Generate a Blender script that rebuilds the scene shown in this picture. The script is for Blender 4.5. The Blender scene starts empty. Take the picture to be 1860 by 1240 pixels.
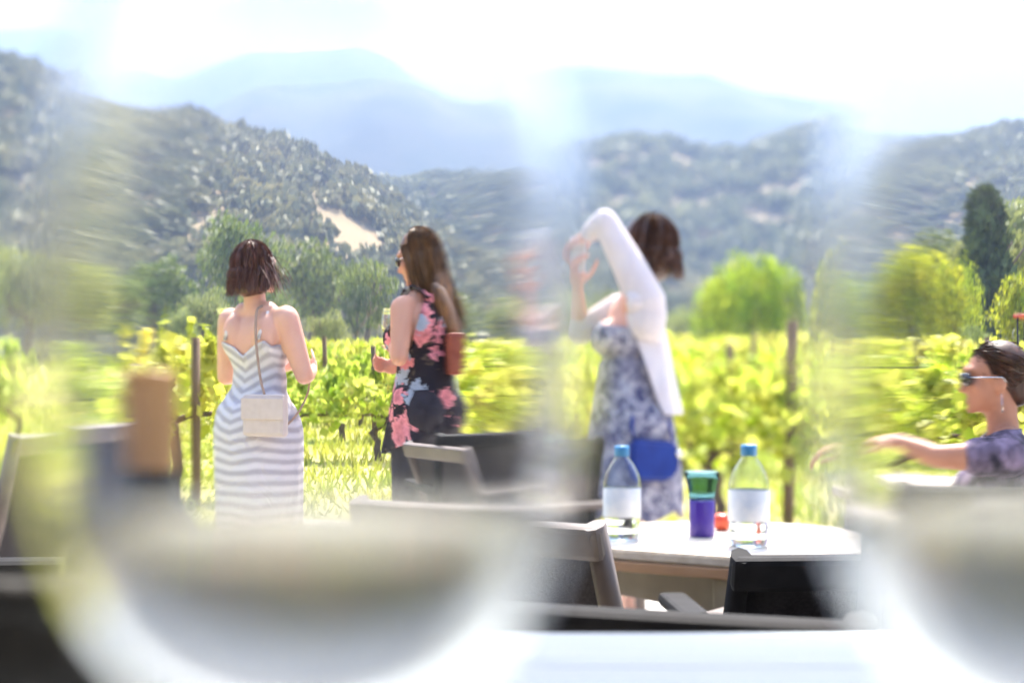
import bpy, bmesh, math, random
import numpy as np
from mathutils import Vector, Matrix, Euler
from mathutils.bvhtree import BVHTree

PI = math.pi
R = math.radians
random.seed(7)
rng = np.random.default_rng(7)
S = bpy.context.scene
COL = S.collection

# ------------------------------------------------------------------ camera
FPX, HZ, CAMZ = 2583.0, 680.0, 1.08          # focal length in photo pixels, eye-level row, lens height
cd = bpy.data.cameras.new('camera')
cam = bpy.data.objects.new('camera', cd)
COL.objects.link(cam)
cam.location = (0, 0, CAMZ)
cam.rotation_euler = (R(90), 0, 0)
cd.sensor_width = 36.0
cd.lens = 50.0
cd.shift_y = (HZ - 620) / 1860
cd.clip_start = 0.01
cd.clip_end = 12000
cd.dof.use_dof = True
cd.dof.focus_distance = 2.0
cd.dof.aperture_fstop = 3.3
S.camera = cam

# ------------------------------------------------------------------ sky, sun, exposure
SUN_EL, SUN_AZ = R(58), R(12)                # azimuth measured from +Y towards +X
w = bpy.data.worlds.new('World')
S.world = w
w.use_nodes = True
nt = w.node_tree
bg = nt.nodes['Background']
sky = nt.nodes.new('ShaderNodeTexSky')
sky.sky_type = 'NISHITA'
sky.sun_disc = False
sky.sun_elevation = SUN_EL
sky.sun_rotation = SUN_AZ
sky.dust_density = 4.0
sky.air_density = 1.0
sky.ozone_density = 1.0
nt.links.new(sky.outputs[0], bg.inputs[0])
bg.inputs[1].default_value = 0.15
sd = bpy.data.lights.new('sun', 'SUN')
sd.energy = 5.0
sd.angle = R(0.53)
sd.color = (1.0, 0.95, 0.87)
sun = bpy.data.objects.new('sun', sd)
COL.objects.link(sun)
tosun = Vector((math.sin(SUN_AZ) * math.cos(SUN_EL), math.cos(SUN_AZ) * math.cos(SUN_EL), math.sin(SUN_EL)))
sun.rotation_euler = tosun.to_track_quat('Z', 'Y').to_euler()
sun.location = (0, 0, 50)

S.view_settings.view_transform = 'Standard'
S.view_settings.look = 'None'
S.view_settings.gamma = 1
S.view_settings.exposure = 2.6
S.render.engine = 'CYCLES'
cy = S.cycles
cy.use_denoising = True
cy.max_bounces = 16
cy.diffuse_bounces = 3
cy.glossy_bounces = 6
cy.transmission_bounces = 16
cy.transparent_max_bounces = 8
cy.volume_bounces = 0
cy.caustics_reflective = False
cy.caustics_refractive = True
cy.sample_clamp_indirect = 8
cy.sample_clamp_direct = 30


def P(px, py, Y):
    """a point of the place seen at photo pixel (px, py) standing Y metres ahead"""
    return Vector(((px - 930) / FPX * Y, Y, CAMZ + (HZ - py) / FPX * Y))


# ------------------------------------------------------------------ materials
def mat(name, col, rough=0.6, col2=None, scale=8.0, spec=0.4, metal=0.0, bump=0.0, stretch=(1, 1, 1), coat=0.0,
        translucent=0.0, rand=0.0, detail=4.0):
    m = bpy.data.materials.new(name)
    m.use_nodes = True
    t = m.node_tree
    b = t.nodes['Principled BSDF']
    b.inputs['Roughness'].default_value = rough
    b.inputs['Specular IOR Level'].default_value = spec
    b.inputs['Metallic'].default_value = metal
    b.inputs['Coat Weight'].default_value = coat
    c4 = (*col, 1)
    b.inputs['Base Color'].default_value = c4
    out = None
    if col2 is not None or bump:
        tc = t.nodes.new('ShaderNodeTexCoord')
        mp = t.nodes.new('ShaderNodeMapping')
        mp.inputs['Scale'].default_value = stretch
        t.links.new(tc.outputs['Object'], mp.inputs[0])
        n = t.nodes.new('ShaderNodeTexNoise')
        n.inputs['Scale'].default_value = scale
        n.inputs['Detail'].default_value = detail
        t.links.new(mp.outputs[0], n.inputs['Vector'])
        if col2 is not None:
            r = t.nodes.new('ShaderNodeValToRGB')
            r.color_ramp.elements[0].position = 0.35
            r.color_ramp.elements[1].position = 0.68
            r.color_ramp.elements[0].color = c4
            r.color_ramp.elements[1].color = (*col2, 1)
            t.links.new(n.outputs[0], r.inputs[0])
            out = r.outputs[0]
        if bump:
            bp = t.nodes.new('ShaderNodeBump')
            bp.inputs['Strength'].default_value = bump
            bp.inputs['Distance'].default_value = 0.02
            t.links.new(n.outputs[0], bp.inputs['Height'])
            t.links.new(bp.outputs[0], b.inputs['Normal'])
    if rand:
        g = t.nodes.new('ShaderNodeNewGeometry')
        h = t.nodes.new('ShaderNodeHueSaturation')
        m1 = t.nodes.new('ShaderNodeMapRange')
        m1.inputs[3].default_value = 1 - rand
        m1.inputs[4].default_value = 1 + rand
        t.links.new(g.outputs['Random Per Island'], m1.inputs[0])
        t.links.new(m1.outputs[0], h.inputs['Value'])
        m2 = t.nodes.new('ShaderNodeMapRange')
        m2.inputs[3].default_value = 0.5 - rand * 0.05
        m2.inputs[4].default_value = 0.5 + rand * 0.05
        oi = t.nodes.new('ShaderNodeObjectInfo')
        t.links.new(oi.outputs['Random'], m2.inputs[0])
        t.links.new(m2.outputs[0], h.inputs['Hue'])
        if out is not None:
            t.links.new(out, h.inputs['Color'])
        else:
            h.inputs['Color'].default_value = c4
        out = h.outputs[0]
    if out is not None:
        t.links.new(out, b.inputs['Base Color'])
    if translucent:
        tr = t.nodes.new('ShaderNodeBsdfTranslucent')
        if out is not None:
            t.links.new(out, tr.inputs[0])
        else:
            tr.inputs[0].default_value = c4
        mx = t.nodes.new('ShaderNodeMixShader')
        mx.inputs[0].default_value = translucent
        t.links.new(b.outputs[0], mx.inputs[1])
        t.links.new(tr.outputs[0], mx.inputs[2])
        t.links.new(mx.outputs[0], t.nodes['Material Output'].inputs[0])
    return m


def glassmat(name, col=(1, 1, 1), ior=1.5, rough=0.0):
    m = bpy.data.materials.new(name)
    m.use_nodes = True
    t = m.node_tree
    t.nodes.remove(t.nodes['Principled BSDF'])
    g = t.nodes.new('ShaderNodeBsdfGlass')
    g.inputs['Color'].default_value = (*col, 1)
    g.inputs['IOR'].default_value = ior
    g.inputs['Roughness'].default_value = rough
    t.links.new(g.outputs[0], t.nodes['Material Output'].inputs[0])
    return m


M = {}
M['glass'] = glassmat('clear glass')
M['wine'] = glassmat('white wine', (0.74, 0.70, 0.63), 1.34)
M['water'] = glassmat('water', (0.97, 0.99, 1.0), 1.33)
M['plastic_clear'] = glassmat('clear plastic', (0.97, 0.99, 1.0), 1.2, 0.08)
M['bottle_glass'] = mat('dark bottle glass', (0.006, 0.008, 0.006), 0.06, spec=0.6, coat=0.3)
M['capsule'] = mat('brown foil capsule', (0.56, 0.29, 0.12), 0.45, (0.62, 0.34, 0.15), 30)
M['cap_blue'] = mat('blue plastic cap', (0.06, 0.26, 0.50), 0.4)
M['label_white'] = mat('white paper label', (0.78, 0.80, 0.82), 0.5, (0.55, 0.62, 0.72), 22)
M['purple'] = mat('purple plastic', (0.045, 0.02, 0.22), 0.3, (0.06, 0.03, 0.28), 12)
M['teal_clear'] = glassmat('teal tinted plastic', (0.52, 0.66, 0.68), 1.08, 0.06)
M['paint_white'] = mat('white painted wood', (0.60, 0.68, 0.74), 0.6, (0.68, 0.75, 0.80), 9, spec=0.2, bump=0.12, stretch=(0.6, 9, 9))
M['wood_light'] = mat('weathered light teak', (0.50, 0.42, 0.33), 0.42, (0.62, 0.55, 0.46), 6, spec=0.5, bump=0.15, stretch=(0.6, 8, 8))
M['wood_edge'] = mat('teak edge', (0.34, 0.19, 0.10), 0.5, (0.42, 0.25, 0.14), 8, bump=0.15, stretch=(1, 1, 6))
M['taupe'] = mat('taupe powder coat', (0.115, 0.09, 0.076), 0.45, (0.15, 0.12, 0.10), 14)
M['black_frame'] = mat('black powder coat', (0.012, 0.012, 0.014), 0.75, (0.02, 0.02, 0.022), 20, spec=0.12)
M['black_sling'] = mat('black woven sling', (0.010, 0.009, 0.011), 0.75, (0.018, 0.016, 0.018), 160, bump=0.3)
M['grey_sling'] = mat('grey woven sling', (0.045, 0.04, 0.045), 0.75, (0.07, 0.062, 0.065), 160, bump=0.3)
M['brown_wood'] = mat('brown stained wood', (0.09, 0.035, 0.018), 0.5, (0.13, 0.05, 0.025), 10, stretch=(1, 1, 5))
M['skin'] = mat('tanned skin', (0.56, 0.275, 0.18), 0.5, (0.61, 0.315, 0.21), 7, spec=0.35)
M['skin_fair'] = mat('fair skin', (0.68, 0.37, 0.27), 0.5, (0.73, 0.42, 0.31), 7, spec=0.35)
for k in ('skin', 'skin_fair'):
    b_ = M[k].node_tree.nodes['Principled BSDF']
    b_.inputs['Subsurface Weight'].default_value = 0.15
    b_.inputs['Subsurface Radius'].default_value = (0.02, 0.007, 0.004)
    b_.inputs['Subsurface Scale'].default_value = 0.5
M['hair_brown'] = mat('brown hair', (0.075, 0.030, 0.016), 0.34, (0.16, 0.07, 0.035), 60, spec=0.6, rand=0.45, stretch=(1, 1, .08), translucent=0.12)
M['hair_dark'] = mat('dark brown hair', (0.075, 0.026, 0.014), 0.32, (0.26, 0.09, 0.035), 60, spec=0.6, rand=0.45, stretch=(1, 1, .08), translucent=0.2)
M['hair_red'] = mat('reddish brown hair', (0.06, 0.020, 0.012), 0.34, (0.13, 0.045, 0.024), 60, spec=0.6, rand=0.45, stretch=(1, 1, .08), translucent=0.12)
M['skin_tan'] = mat('sun-browned skin', (0.42, 0.19, 0.115), 0.5, (0.48, 0.23, 0.145), 9, spec=0.3, bump=0.05)
M['hair_tied'] = mat('tied dark hair', (0.028, 0.011, 0.008), 0.42, (0.085, 0.03, 0.015), 60, spec=0.4, rand=0.45, stretch=(1, 1, .08))
M['lens'] = mat('sunglass lens', (0.01, 0.01, 0.012), 0.06, spec=0.8)
M['metal'] = mat('steel', (0.55, 0.55, 0.57), 0.25, metal=1.0)
M['white_cloth'] = mat('white knit', (0.74, 0.69, 0.70), 0.85, (0.69, 0.63, 0.65), 14, bump=0.7, translucent=0.25)
M['pants_black'] = mat('black cloth', (0.014, 0.012, 0.018), 0.8, (0.025, 0.02, 0.03), 30, bump=0.2)
M['bag_beige'] = mat('beige leather', (0.55, 0.45, 0.40), 0.55, (0.60, 0.50, 0.45), 30, bump=0.15)
M['strap_tan'] = mat('tan leather', (0.34, 0.22, 0.15), 0.55, (0.40, 0.27, 0.19), 30)
M['bag_red'] = mat('russet leather', (0.25, 0.055, 0.03), 0.5, (0.33, 0.09, 0.05), 30, bump=0.15)
M['bag_blue'] = mat('royal blue leather', (0.008, 0.03, 0.20), 0.45, (0.012, 0.045, 0.26), 20, bump=0.15)
M['phone'] = mat('white phone', (0.7, 0.7, 0.72), 0.3)
M['paper'] = mat('cream paper', (0.80, 0.72, 0.62), 0.7, (0.84, 0.77, 0.68), 6)
M['bark'] = mat('bark', (0.11, 0.075, 0.055), 0.9, (0.20, 0.15, 0.115), 18, bump=0.6, stretch=(1, 1, .25))
M['vine_bark'] = mat('vine bark', (0.085, 0.055, 0.04), 0.95, (0.16, 0.11, 0.085), 40, bump=0.6, stretch=(1, 1, .2))
M['post'] = mat('weathered post', (0.12, 0.075, 0.045), 0.9, (0.20, 0.13, 0.085), 20, bump=0.5, stretch=(1, 1, .1))
M['vine_leaf'] = mat('vine leaf', (0.31, 0.43, 0.024), 0.5, (0.60, 0.57, 0.14), 3, rand=0.4, translucent=0.6, spec=0.3)
M['leaf_bright'] = mat('willow leaf', (0.23, 0.33, 0.018), 0.55, (0.42, 0.44, 0.03), 0.9, rand=0.4, translucent=0.5, spec=0.3)
M['leaf_mid'] = mat('leaf', (0.13, 0.17, 0.035), 0.55, (0.22, 0.24, 0.06), 0.6, rand=0.4, translucent=0.32, spec=0.3)
M['leaf_pale'] = mat('pale leaf', (0.22, 0.26, 0.07), 0.55, (0.30, 0.32, 0.11), 0.6, rand=0.3, translucent=0.35, spec=0.3)
M['leaf_dark'] = mat('dark conifer', (0.045, 0.075, 0.022), 0.6, (0.085, 0.12, 0.035), 0.7, rand=0.35, translucent=0.15, spec=0.3)
M['leaf_oak'] = mat('oak foliage', (0.13, 0.138, 0.055), 0.6, (0.28, 0.26, 0.115), 0.03, rand=0.28, translucent=0.2, spec=0.2)
M['grass_blade'] = mat('grass blade', (0.27, 0.34, 0.04), 0.6, (0.46, 0.42, 0.08), 0.6, rand=0.35, translucent=0.4)
M['paving'] = mat('pale concrete paving', (0.50, 0.46, 0.41), 0.85, (0.60, 0.56, 0.51), 1.6, bump=0.1, detail=8)
M['red_roof'] = mat('red canopy', (0.55, 0.045, 0.03), 0.45, (0.62, 0.07, 0.045), 5)
M['rubber'] = mat('rubber', (0.02, 0.02, 0.022), 0.8, (0.03, 0.03, 0.03), 30)
M['tractor_red'] = mat('tractor paint', (0.42, 0.03, 0.02), 0.4, (0.46, 0.04, 0.025), 5)
M['mountain'] = mat('forested mountain', (0.035, 0.055, 0.030), 0.95, (0.10, 0.10, 0.06), 0.012, spec=0.1, detail=12)


def ground_mat():
    m = bpy.data.materials.new('vineyard ground')
    m.use_nodes = True
    t = m.node_tree
    b = t.nodes['Principled BSDF']
    b.inputs['Roughness'].default_value = 0.95
    b.inputs['Specular IOR Level'].default_value = 0.1
    tc = t.nodes.new('ShaderNodeTexCoord')
    n1 = t.nodes.new('ShaderNodeTexNoise')
    n1.inputs['Scale'].default_value = 0.12
    n1.inputs['Detail'].default_value = 6
    n2 = t.nodes.new('ShaderNodeTexNoise')
    n2.inputs['Scale'].default_value = 3.0
    n2.inputs['Detail'].default_value = 8
    for n in (n1, n2):
        t.links.new(tc.outputs['Object'], n.inputs['Vector'])
    r1 = t.nodes.new('ShaderNodeValToRGB')
    r1.color_ramp.elements[0].position = .38
    r1.color_ramp.elements[0].color = (0.28, 0.32, 0.06, 1)
    r1.color_ramp.elements[1].position = .62
    r1.color_ramp.elements[1].color = (0.44, 0.36, 0.16, 1)
    t.links.new(n1.outputs[0], r1.inputs[0])
    mx = t.nodes.new('ShaderNodeMix')
    mx.data_type = 'RGBA'
    mx.blend_type = 'OVERLAY'
    mx.inputs[0].default_value = 0.6
    t.links.new(r1.outputs[0], mx.inputs[6])
    t.links.new(n2.outputs[0], mx.inputs[7])
    t.links.new(mx.outputs[2], b.inputs['Base Color'])
    return m


M['ground'] = ground_mat()
M['hill_grass'] = mat('dry golden grass', (0.22, 0.17, 0.095), 0.95, (0.31, 0.24, 0.14), 0.02, spec=0.05, detail=8)


def chevron_mat():
    m = bpy.data.materials.new('grey and white chevron jersey')
    m.use_nodes = True
    t = m.node_tree
    b = t.nodes['Principled BSDF']
    b.inputs['Roughness'].default_value = 0.85
    N = t.nodes.new
    tc = N('ShaderNodeTexCoord')
    sp = N('ShaderNodeSeparateXYZ')
    t.links.new(tc.outputs['Object'], sp.inputs[0])

    def math_(op, a, bb=None, clamp=False):
        n = N('ShaderNodeMath')
        n.operation = op
        n.use_clamp = clamp
        for i, v in enumerate((a, bb)):
            if v is None:
                continue
            if isinstance(v, (int, float)):
                n.inputs[i].default_value = v
            else:
                t.links.new(v, n.inputs[i])
        return n.outputs[0]
    ax = math_('ABSOLUTE', sp.outputs[0])
    pp = math_('PINGPONG', ax, 0.135)
    # V stripes on the back fade into flatter ones down the skirt
    slope = N('ShaderNodeMapRange')
    slope.inputs[1].default_value = 0.3
    slope.inputs[2].default_value = 1.1
    slope.inputs[3].default_value = -0.25
    slope.inputs[4].default_value = 0.55
    t.links.new(sp.outputs[2], slope.inputs[0])
    off = math_('MULTIPLY', pp, slope.outputs[0])
    nz = N('ShaderNodeTexNoise')
    nz.inputs['Scale'].default_value = 7
    t.links.new(tc.outputs['Object'], nz.inputs['Vector'])
    nzs = math_('MULTIPLY', nz.outputs[0], 0.02)
    zz = math_('ADD', math_('SUBTRACT', sp.outputs[2], off), nzs)
    fr = math_('FRACT', math_('DIVIDE', zz, 0.046))
    tri = math_('PINGPONG', fr, 0.5)
    rp = N('ShaderNodeValToRGB')
    rp.color_ramp.elements[0].position = 0.12
    rp.color_ramp.elements[0].color = (0.42, 0.385, 0.41, 1)
    rp.color_ramp.elements[1].position = 0.36
    rp.color_ramp.elements[1].color = (0.66, 0.62, 0.635, 1)
    t.links.new(tri, rp.inputs[0])
    t.links.new(rp.outputs[0], b.inputs['Base Color'])
    wn_ = N('ShaderNodeTexNoise')
    wn_.inputs['Scale'].default_value = 9
    wn_.inputs['Distortion'].default_value = 1.5
    t.links.new(tc.outputs['Object'], wn_.inputs['Vector'])
    bp = N('ShaderNodeBump')
    bp.inputs['Strength'].default_value = 0.55
    bp.inputs['Distance'].default_value = 0.03
    t.links.new(wn_.outputs[0], bp.inputs['Height'])
    t.links.new(bp.outputs[0], b.inputs['Normal'])
    return m


def floral_mat(name, base, petals, scale, thr, tint2=None, leaf=None):
    """flower print: rosettes around scattered cell centres on a plain cloth"""
    m = bpy.data.materials.new(name)
    m.use_nodes = True
    t = m.node_tree
    b = t.nodes['Principled BSDF']
    b.inputs['Roughness'].default_value = 0.75
    b.inputs['Specular IOR Level'].default_value = 0.2
    N = t.nodes.new
    tc = N('ShaderNodeTexCoord')
    nz = N('ShaderNodeTexNoise')
    nz.inputs['Scale'].default_value = scale * 3.2
    nz.inputs['Detail'].default_value = 3
    t.links.new(tc.outputs['Object'], nz.inputs['Vector'])
    mixv = N('ShaderNodeMix')
    mixv.data_type = 'VECTOR'
    mixv.inputs[0].default_value = 0.09
    t.links.new(tc.outputs['Object'], mixv.inputs[4])
    t.links.new(nz.outputs['Color'], mixv.inputs[5])
    v = N('ShaderNodeTexVoronoi')
    v.inputs['Scale'].default_value = scale
    v.inputs['Randomness'].default_value = 0.85
    t.links.new(mixv.outputs[1], v.inputs['Vector'])
    # petals: dark heart, mid ring, pale tips
    rp = N('ShaderNodeValToRGB')
    e = rp.color_ramp.elements
    e[0].position = 0.0
    e[0].color = (*[c * 0.45 for c in petals], 1)
    e[1].position = thr * 0.45
    e[1].color = (*petals, 1)
    x = e.new(thr * 0.95)
    x.color = (*[min(1, c * 1.35 + .04) for c in petals], 1)
    t.links.new(v.outputs['Distance'], rp.inputs[0])
    hue = N('ShaderNodeMix')
    hue.data_type = 'RGBA'
    sc = N('ShaderNodeSeparateColor')
    t.links.new(v.outputs['Color'], sc.inputs[0])
    st = N('ShaderNodeMath')
    st.operation = 'GREATER_THAN'
    st.inputs[1].default_value = 0.72
    t.links.new(sc.outputs[0], st.inputs[0])
    t.links.new(st.outputs[0], hue.inputs[0])
    t.links.new(rp.outputs[0], hue.inputs[6])
    hue.inputs[7].default_value = (*(tint2 or petals), 1)
    inside = N('ShaderNodeMath')
    inside.operation = 'LESS_THAN'
    inside.inputs[1].default_value = thr
    t.links.new(v.outputs['Distance'], inside.inputs[0])
    pres = N('ShaderNodeMath')
    pres.operation = 'GREATER_THAN'
    pres.inputs[1].default_value = 0.30
    t.links.new(sc.outputs[1], pres.inputs[0])
    mul = N('ShaderNodeMath')
    mul.operation = 'MULTIPLY'
    t.links.new(inside.outputs[0], mul.inputs[0])
    t.links.new(pres.outputs[0], mul.inputs[1])
    # small leaves between
    nl = N('ShaderNodeTexNoise')
    nl.inputs['Scale'].default_value = scale * 2.4
    t.links.new(tc.outputs['Object'], nl.inputs['Vector'])
    lr = N('ShaderNodeValToRGB')
    lr.color_ramp.elements[0].position = 0.60
    lr.color_ramp.elements[0].color = (*base, 1)
    lr.color_ramp.elements[1].position = 0.66
    lr.color_ramp.elements[1].color = (*(leaf or base), 1)
    t.links.new(nl.outputs[0], lr.inputs[0])
    fin = N('ShaderNodeMix')
    fin.data_type = 'RGBA'
    t.links.new(mul.outputs[0], fin.inputs[0])
    t.links.new(lr.outputs[0], fin.inputs[6])
    t.links.new(hue.outputs[2], fin.inputs[7])
    t.links.new(fin.outputs[2], b.inputs['Base Color'])
    wn_ = N('ShaderNodeTexNoise')
    wn_.inputs['Scale'].default_value = 10
    wn_.inputs['Distortion'].default_value = 1.5
    t.links.new(tc.outputs['Object'], wn_.inputs['Vector'])
    bp = N('ShaderNodeBump')
    bp.inputs['Strength'].default_value = 0.5
    bp.inputs['Distance'].default_value = 0.03
    t.links.new(wn_.outputs[0], bp.inputs['Height'])
    t.links.new(bp.outputs[0], b.inputs['Normal'])
    return m


M['chevron'] = chevron_mat()
M['floral'] = floral_mat('black cloth with pink flowers', (0.016, 0.012, 0.018), (0.62, 0.20, 0.21), 12.0, 0.56,
                         (0.34, 0.38, 0.44), (0.10, 0.07, 0.05))
M['blue_print'] = floral_mat('blue and white print', (0.44, 0.42, 0.45), (0.022, 0.025, 0.085), 42.0, 0.60,
                             (0.13, 0.12, 0.19), (0.05, 0.055, 0.13))
M['tie_dye'] = mat('navy and mauve print', (0.010, 0.008, 0.022), 0.8, (0.24, 0.18, 0.27), 26, stretch=(1, 1, .6))

# ------------------------------------------------------------------ helpers


def link(o, parent=None):
    COL.objects.link(o)
    if parent is not None:
        o.parent = parent
    return o


def obj(name, me, m, parent=None, loc=None, rot=None):
    if isinstance(me, bmesh.types.BMesh):
        d = bpy.data.meshes.new(name)
        me.to_mesh(d)
        me.free()
        me = d
    if m is not None and len(me.materials) == 0:
        me.materials.append(m)
    o = bpy.data.objects.new(name, me)
    if loc is not None:
        o.location = loc
    if rot is not None:
        o.rotation_euler = rot
    return link(o, parent)


def tag(o, label=None, cat=None, group=None, kind=None):
    for k, v in (('label', label), ('category', cat), ('group', group), ('kind', kind)):
        if v:
            o[k] = v
    return o


def empty(name, loc=(0, 0, 0), rz=0.0):
    o = bpy.data.objects.new(name, None)
    o.location = loc
    o.rotation_euler = (0, 0, rz)
    o.empty_display_size = 0.1
    return link(o)


def copy_tree(o, parent=None):
    c = o.copy()
    COL.objects.link(c)
    c.parent = parent
    for ch in list(o.children):
        copy_tree(ch, c)
    return c


def fast_mesh(name, V, F, smooth=False, m=None):
    """V (n,3), F (k,4) or (k,3) arrays"""
    V = np.asarray(V, np.float32)
    F = np.asarray(F, np.int32)
    me = bpy.data.meshes.new(name)
    k = F.shape[1]
    me.vertices.add(len(V))
    me.vertices.foreach_set('co', V.ravel())
    me.loops.add(F.size)
    me.loops.foreach_set('vertex_index', F.ravel())
    me.polygons.add(len(F))
    me.polygons.foreach_set('loop_start', np.arange(0, F.size, k, dtype=np.int32))
    if smooth:
        me.polygons.foreach_set('use_smooth', np.ones(len(F), bool))
    me.update(calc_edges=True)
    me.validate()
    if m is not None:
        me.materials.append(m)
    return me


def box_bm(bm, c, s, rot=None, bev=0.0):
    r = bmesh.ops.create_cube(bm, size=1.0)
    vs = r['verts']
    mt = Matrix.Translation(c) @ (rot.to_matrix().to_4x4() if rot else Matrix.Identity(4)) @ Matrix.Diagonal((*s, 1))
    bmesh.ops.transform(bm, matrix=mt, verts=vs)
    if bev:
        es = list({e for v in vs for e in v.link_edges})
        bmesh.ops.bevel(bm, geom=es, offset=bev, segments=2, affect='EDGES', profile=0.6)
    return bm


def box(c, s, rot=None, bev=0.004):
    return box_bm(bmesh.new(), c, s, rot, bev)


def tube_bm(bm, pts, radii, n=10, cap=True, squash=None):
    pts = [Vector(p) for p in pts]
    if isinstance(radii, (int, float)):
        radii = [radii] * len(pts)
    rings = []
    up = None
    for i, p in enumerate(pts):
        d = (pts[min(i + 1, len(pts) - 1)] - pts[max(i - 1, 0)]).normalized()
        if up is None:
            up = Vector((0, 0, 1)) if abs(d.z) < 0.9 else Vector((0, 1, 0))
        a = d.cross(up).normalized()
        b = a.cross(d).normalized()
        up = b
        sq = squash or (1, 1)
        rings.append([bm.verts.new(p + (a * math.cos(2 * PI * k / n) * sq[0] + b * math.sin(2 * PI * k / n) * sq[1]) * radii[i]) for k in range(n)])
    for r0, r1 in zip(rings, rings[1:]):
        for k in range(n):
            f = bm.faces.new((r0[k], r0[(k + 1) % n], r1[(k + 1) % n], r1[k]))
            f.smooth = True
    if cap:
        bm.faces.new(list(reversed(rings[0])))
        bm.faces.new(rings[-1])
    return bm


def tube(pts, radii, n=10, **k):
    return tube_bm(bmesh.new(), pts, radii, n, **k)


def lathe(prof, n=32, closed=False):
    """prof: (r, z) pairs; r == 0 makes a pole"""
    bm = bmesh.new()
    rings = []
    for r, z in prof:
        if r <= 1e-7:
            rings.append([bm.verts.new((0, 0, z))])
        else:
            rings.append([bm.verts.new((r * math.cos(2 * PI * k / n), r * math.sin(2 * PI * k / n), z)) for k in range(n)])
    pairs = list(zip(rings, rings[1:]))
    if closed:
        pairs.append((rings[-1], rings[0]))
    for a, b in pairs:
        if len(a) == 1 and len(b) == 1:
            continue
        for k in range(n):
            k2 = (k + 1) % n
            if len(a) == 1:
                f = bm.faces.new((a[0], b[k2], b[k]))
            elif len(b) == 1:
                f = bm.faces.new((a[k], a[k2], b[0]))
            else:
                f = bm.faces.new((a[k], a[k2], b[k2], b[k]))
            f.smooth = True
    bmesh.ops.recalc_face_normals(bm, faces=bm.faces)
    return bm


def spline(xs, ys, x):
    """smooth monotone-ish interpolation of a profile"""
    xs = np.asarray(xs, float)
    ys = np.asarray(ys, float)
    m = np.gradient(ys, xs)
    x = np.asarray(x, float)
    i = np.clip(np.searchsorted(xs, x) - 1, 0, len(xs) - 2)
    h = xs[i + 1] - xs[i]
    t = np.clip((x - xs[i]) / h, 0, 1)
    return ((2 * t**3 - 3 * t**2 + 1) * ys[i] + (t**3 - 2 * t**2 + t) * h * m[i] + (-2 * t**3 + 3 * t**2) * ys[i + 1] + (t**3 - t**2) * h * m[i + 1])


# value noise for terrain
_tab = rng.random((256, 256))


def vnoise(x, y):
    xi = np.floor(x).astype(int)
    yi = np.floor(y).astype(int)
    fx = x - xi
    fy = y - yi
    fx = fx * fx * (3 - 2 * fx)
    fy = fy * fy * (3 - 2 * fy)
    g = lambda a, b: _tab[a & 255, b & 255]
    return (g(xi, yi) * (1 - fx) * (1 - fy) + g(xi + 1, yi) * fx * (1 - fy) + g(xi, yi + 1) * (1 - fx) * fy + g(xi + 1, yi + 1) * fx * fy)


def fbm(x, y, o=4):
    s = 0
    a = 0.5
    for k in range(o):
        s = s + a * vnoise(x * 2**k + 17 * k, y * 2**k + 31 * k)
        a *= 0.5
    return s


def leaf_quads(C, size, r, droop=0.0, ratio=1.0, tri=False):
    """one small folded leaf of two triangles-pairs at each centre"""
    n = len(C)
    d = r.normal(size=(n, 3))
    d[:, 2] -= droop
    d /= np.linalg.norm(d, axis=1)[:, None]
    e = r.normal(size=(n, 3))
    e -= (e * d).sum(1)[:, None] * d
    e /= np.linalg.norm(e, axis=1)[:, None]
    s = (size * r.uniform(0.6, 1.35, n))[:, None] if np.isscalar(size) else (size * r.uniform(0.7, 1.3, n))[:, None]
    a = C - d * s * 0.5
    b = C + e * s * 0.36 * ratio
    c = C + d * s * 0.5
    f = C - e * s * 0.36 * ratio
    V = np.stack([a, b, c, f], 1).reshape(-1, 3)
    F = np.arange(4 * n).reshape(-1, 4)
    return V, F


def sstep(a, b, x):
    t = np.clip((x - a) / (b - a), 0, 1)
    return t * t * (3 - 2 * t)


# ------------------------------------------------------------------ terrain


def gz(x, y):
    x = np.asarray(x, float)
    y = np.asarray(y, float)
    z = 0.026 * np.clip(y - 14.5, 0, 60) + 0.006 * np.clip(y - 74.5, 0, 400)
    return z - 0.02


def ground():
    ys = np.concatenate([np.linspace(-40, 13, 12), np.linspace(14.5, 80, 40), np.geomspace(84, 3600, 40)])
    xs = np.concatenate([-np.geomspace(4300, 42, 28), np.linspace(-40, 40, 41), np.geomspace(42, 4300, 28)])
    X, Y = np.meshgrid(xs, ys)
    Z = gz(X, Y)
    V = np.stack([X, Y, Z], -1).reshape(-1, 3)
    nx, ny = len(xs), len(ys)
    i = np.arange(nx * ny).reshape(ny, nx)
    F = np.stack([i[:-1, :-1], i[:-1, 1:], i[1:, 1:], i[1:, :-1]], -1).reshape(-1, 4)
    return tag(obj('ground', fast_mesh('ground', V, F, True, M['ground']), None), kind='structure')


ground()


def patio():
    bm = bmesh.new()
    pts = [(-9, -8), (9, -8), (9, 8.2), (0.9, 9.0), (-1.55, 9.8), (-1.75, 5.0), (-1.5, 3.0), (-1.5, 1.7), (-9, 2.2)]
    top = [bm.verts.new((x, y, 0)) for x, y in pts]
    bot = [bm.verts.new((x, y, -0.3)) for x, y in pts]
    bm.faces.new(top)
    for k in range(len(pts)):
        j = (k + 1) % len(pts)
        bm.faces.new((top[j], top[k], bot[k], bot[j]))
    bmesh.ops.recalc_face_normals(bm, faces=bm.faces)
    return tag(obj('patio', bm, M['paving']), kind='structure')


patio()


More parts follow.
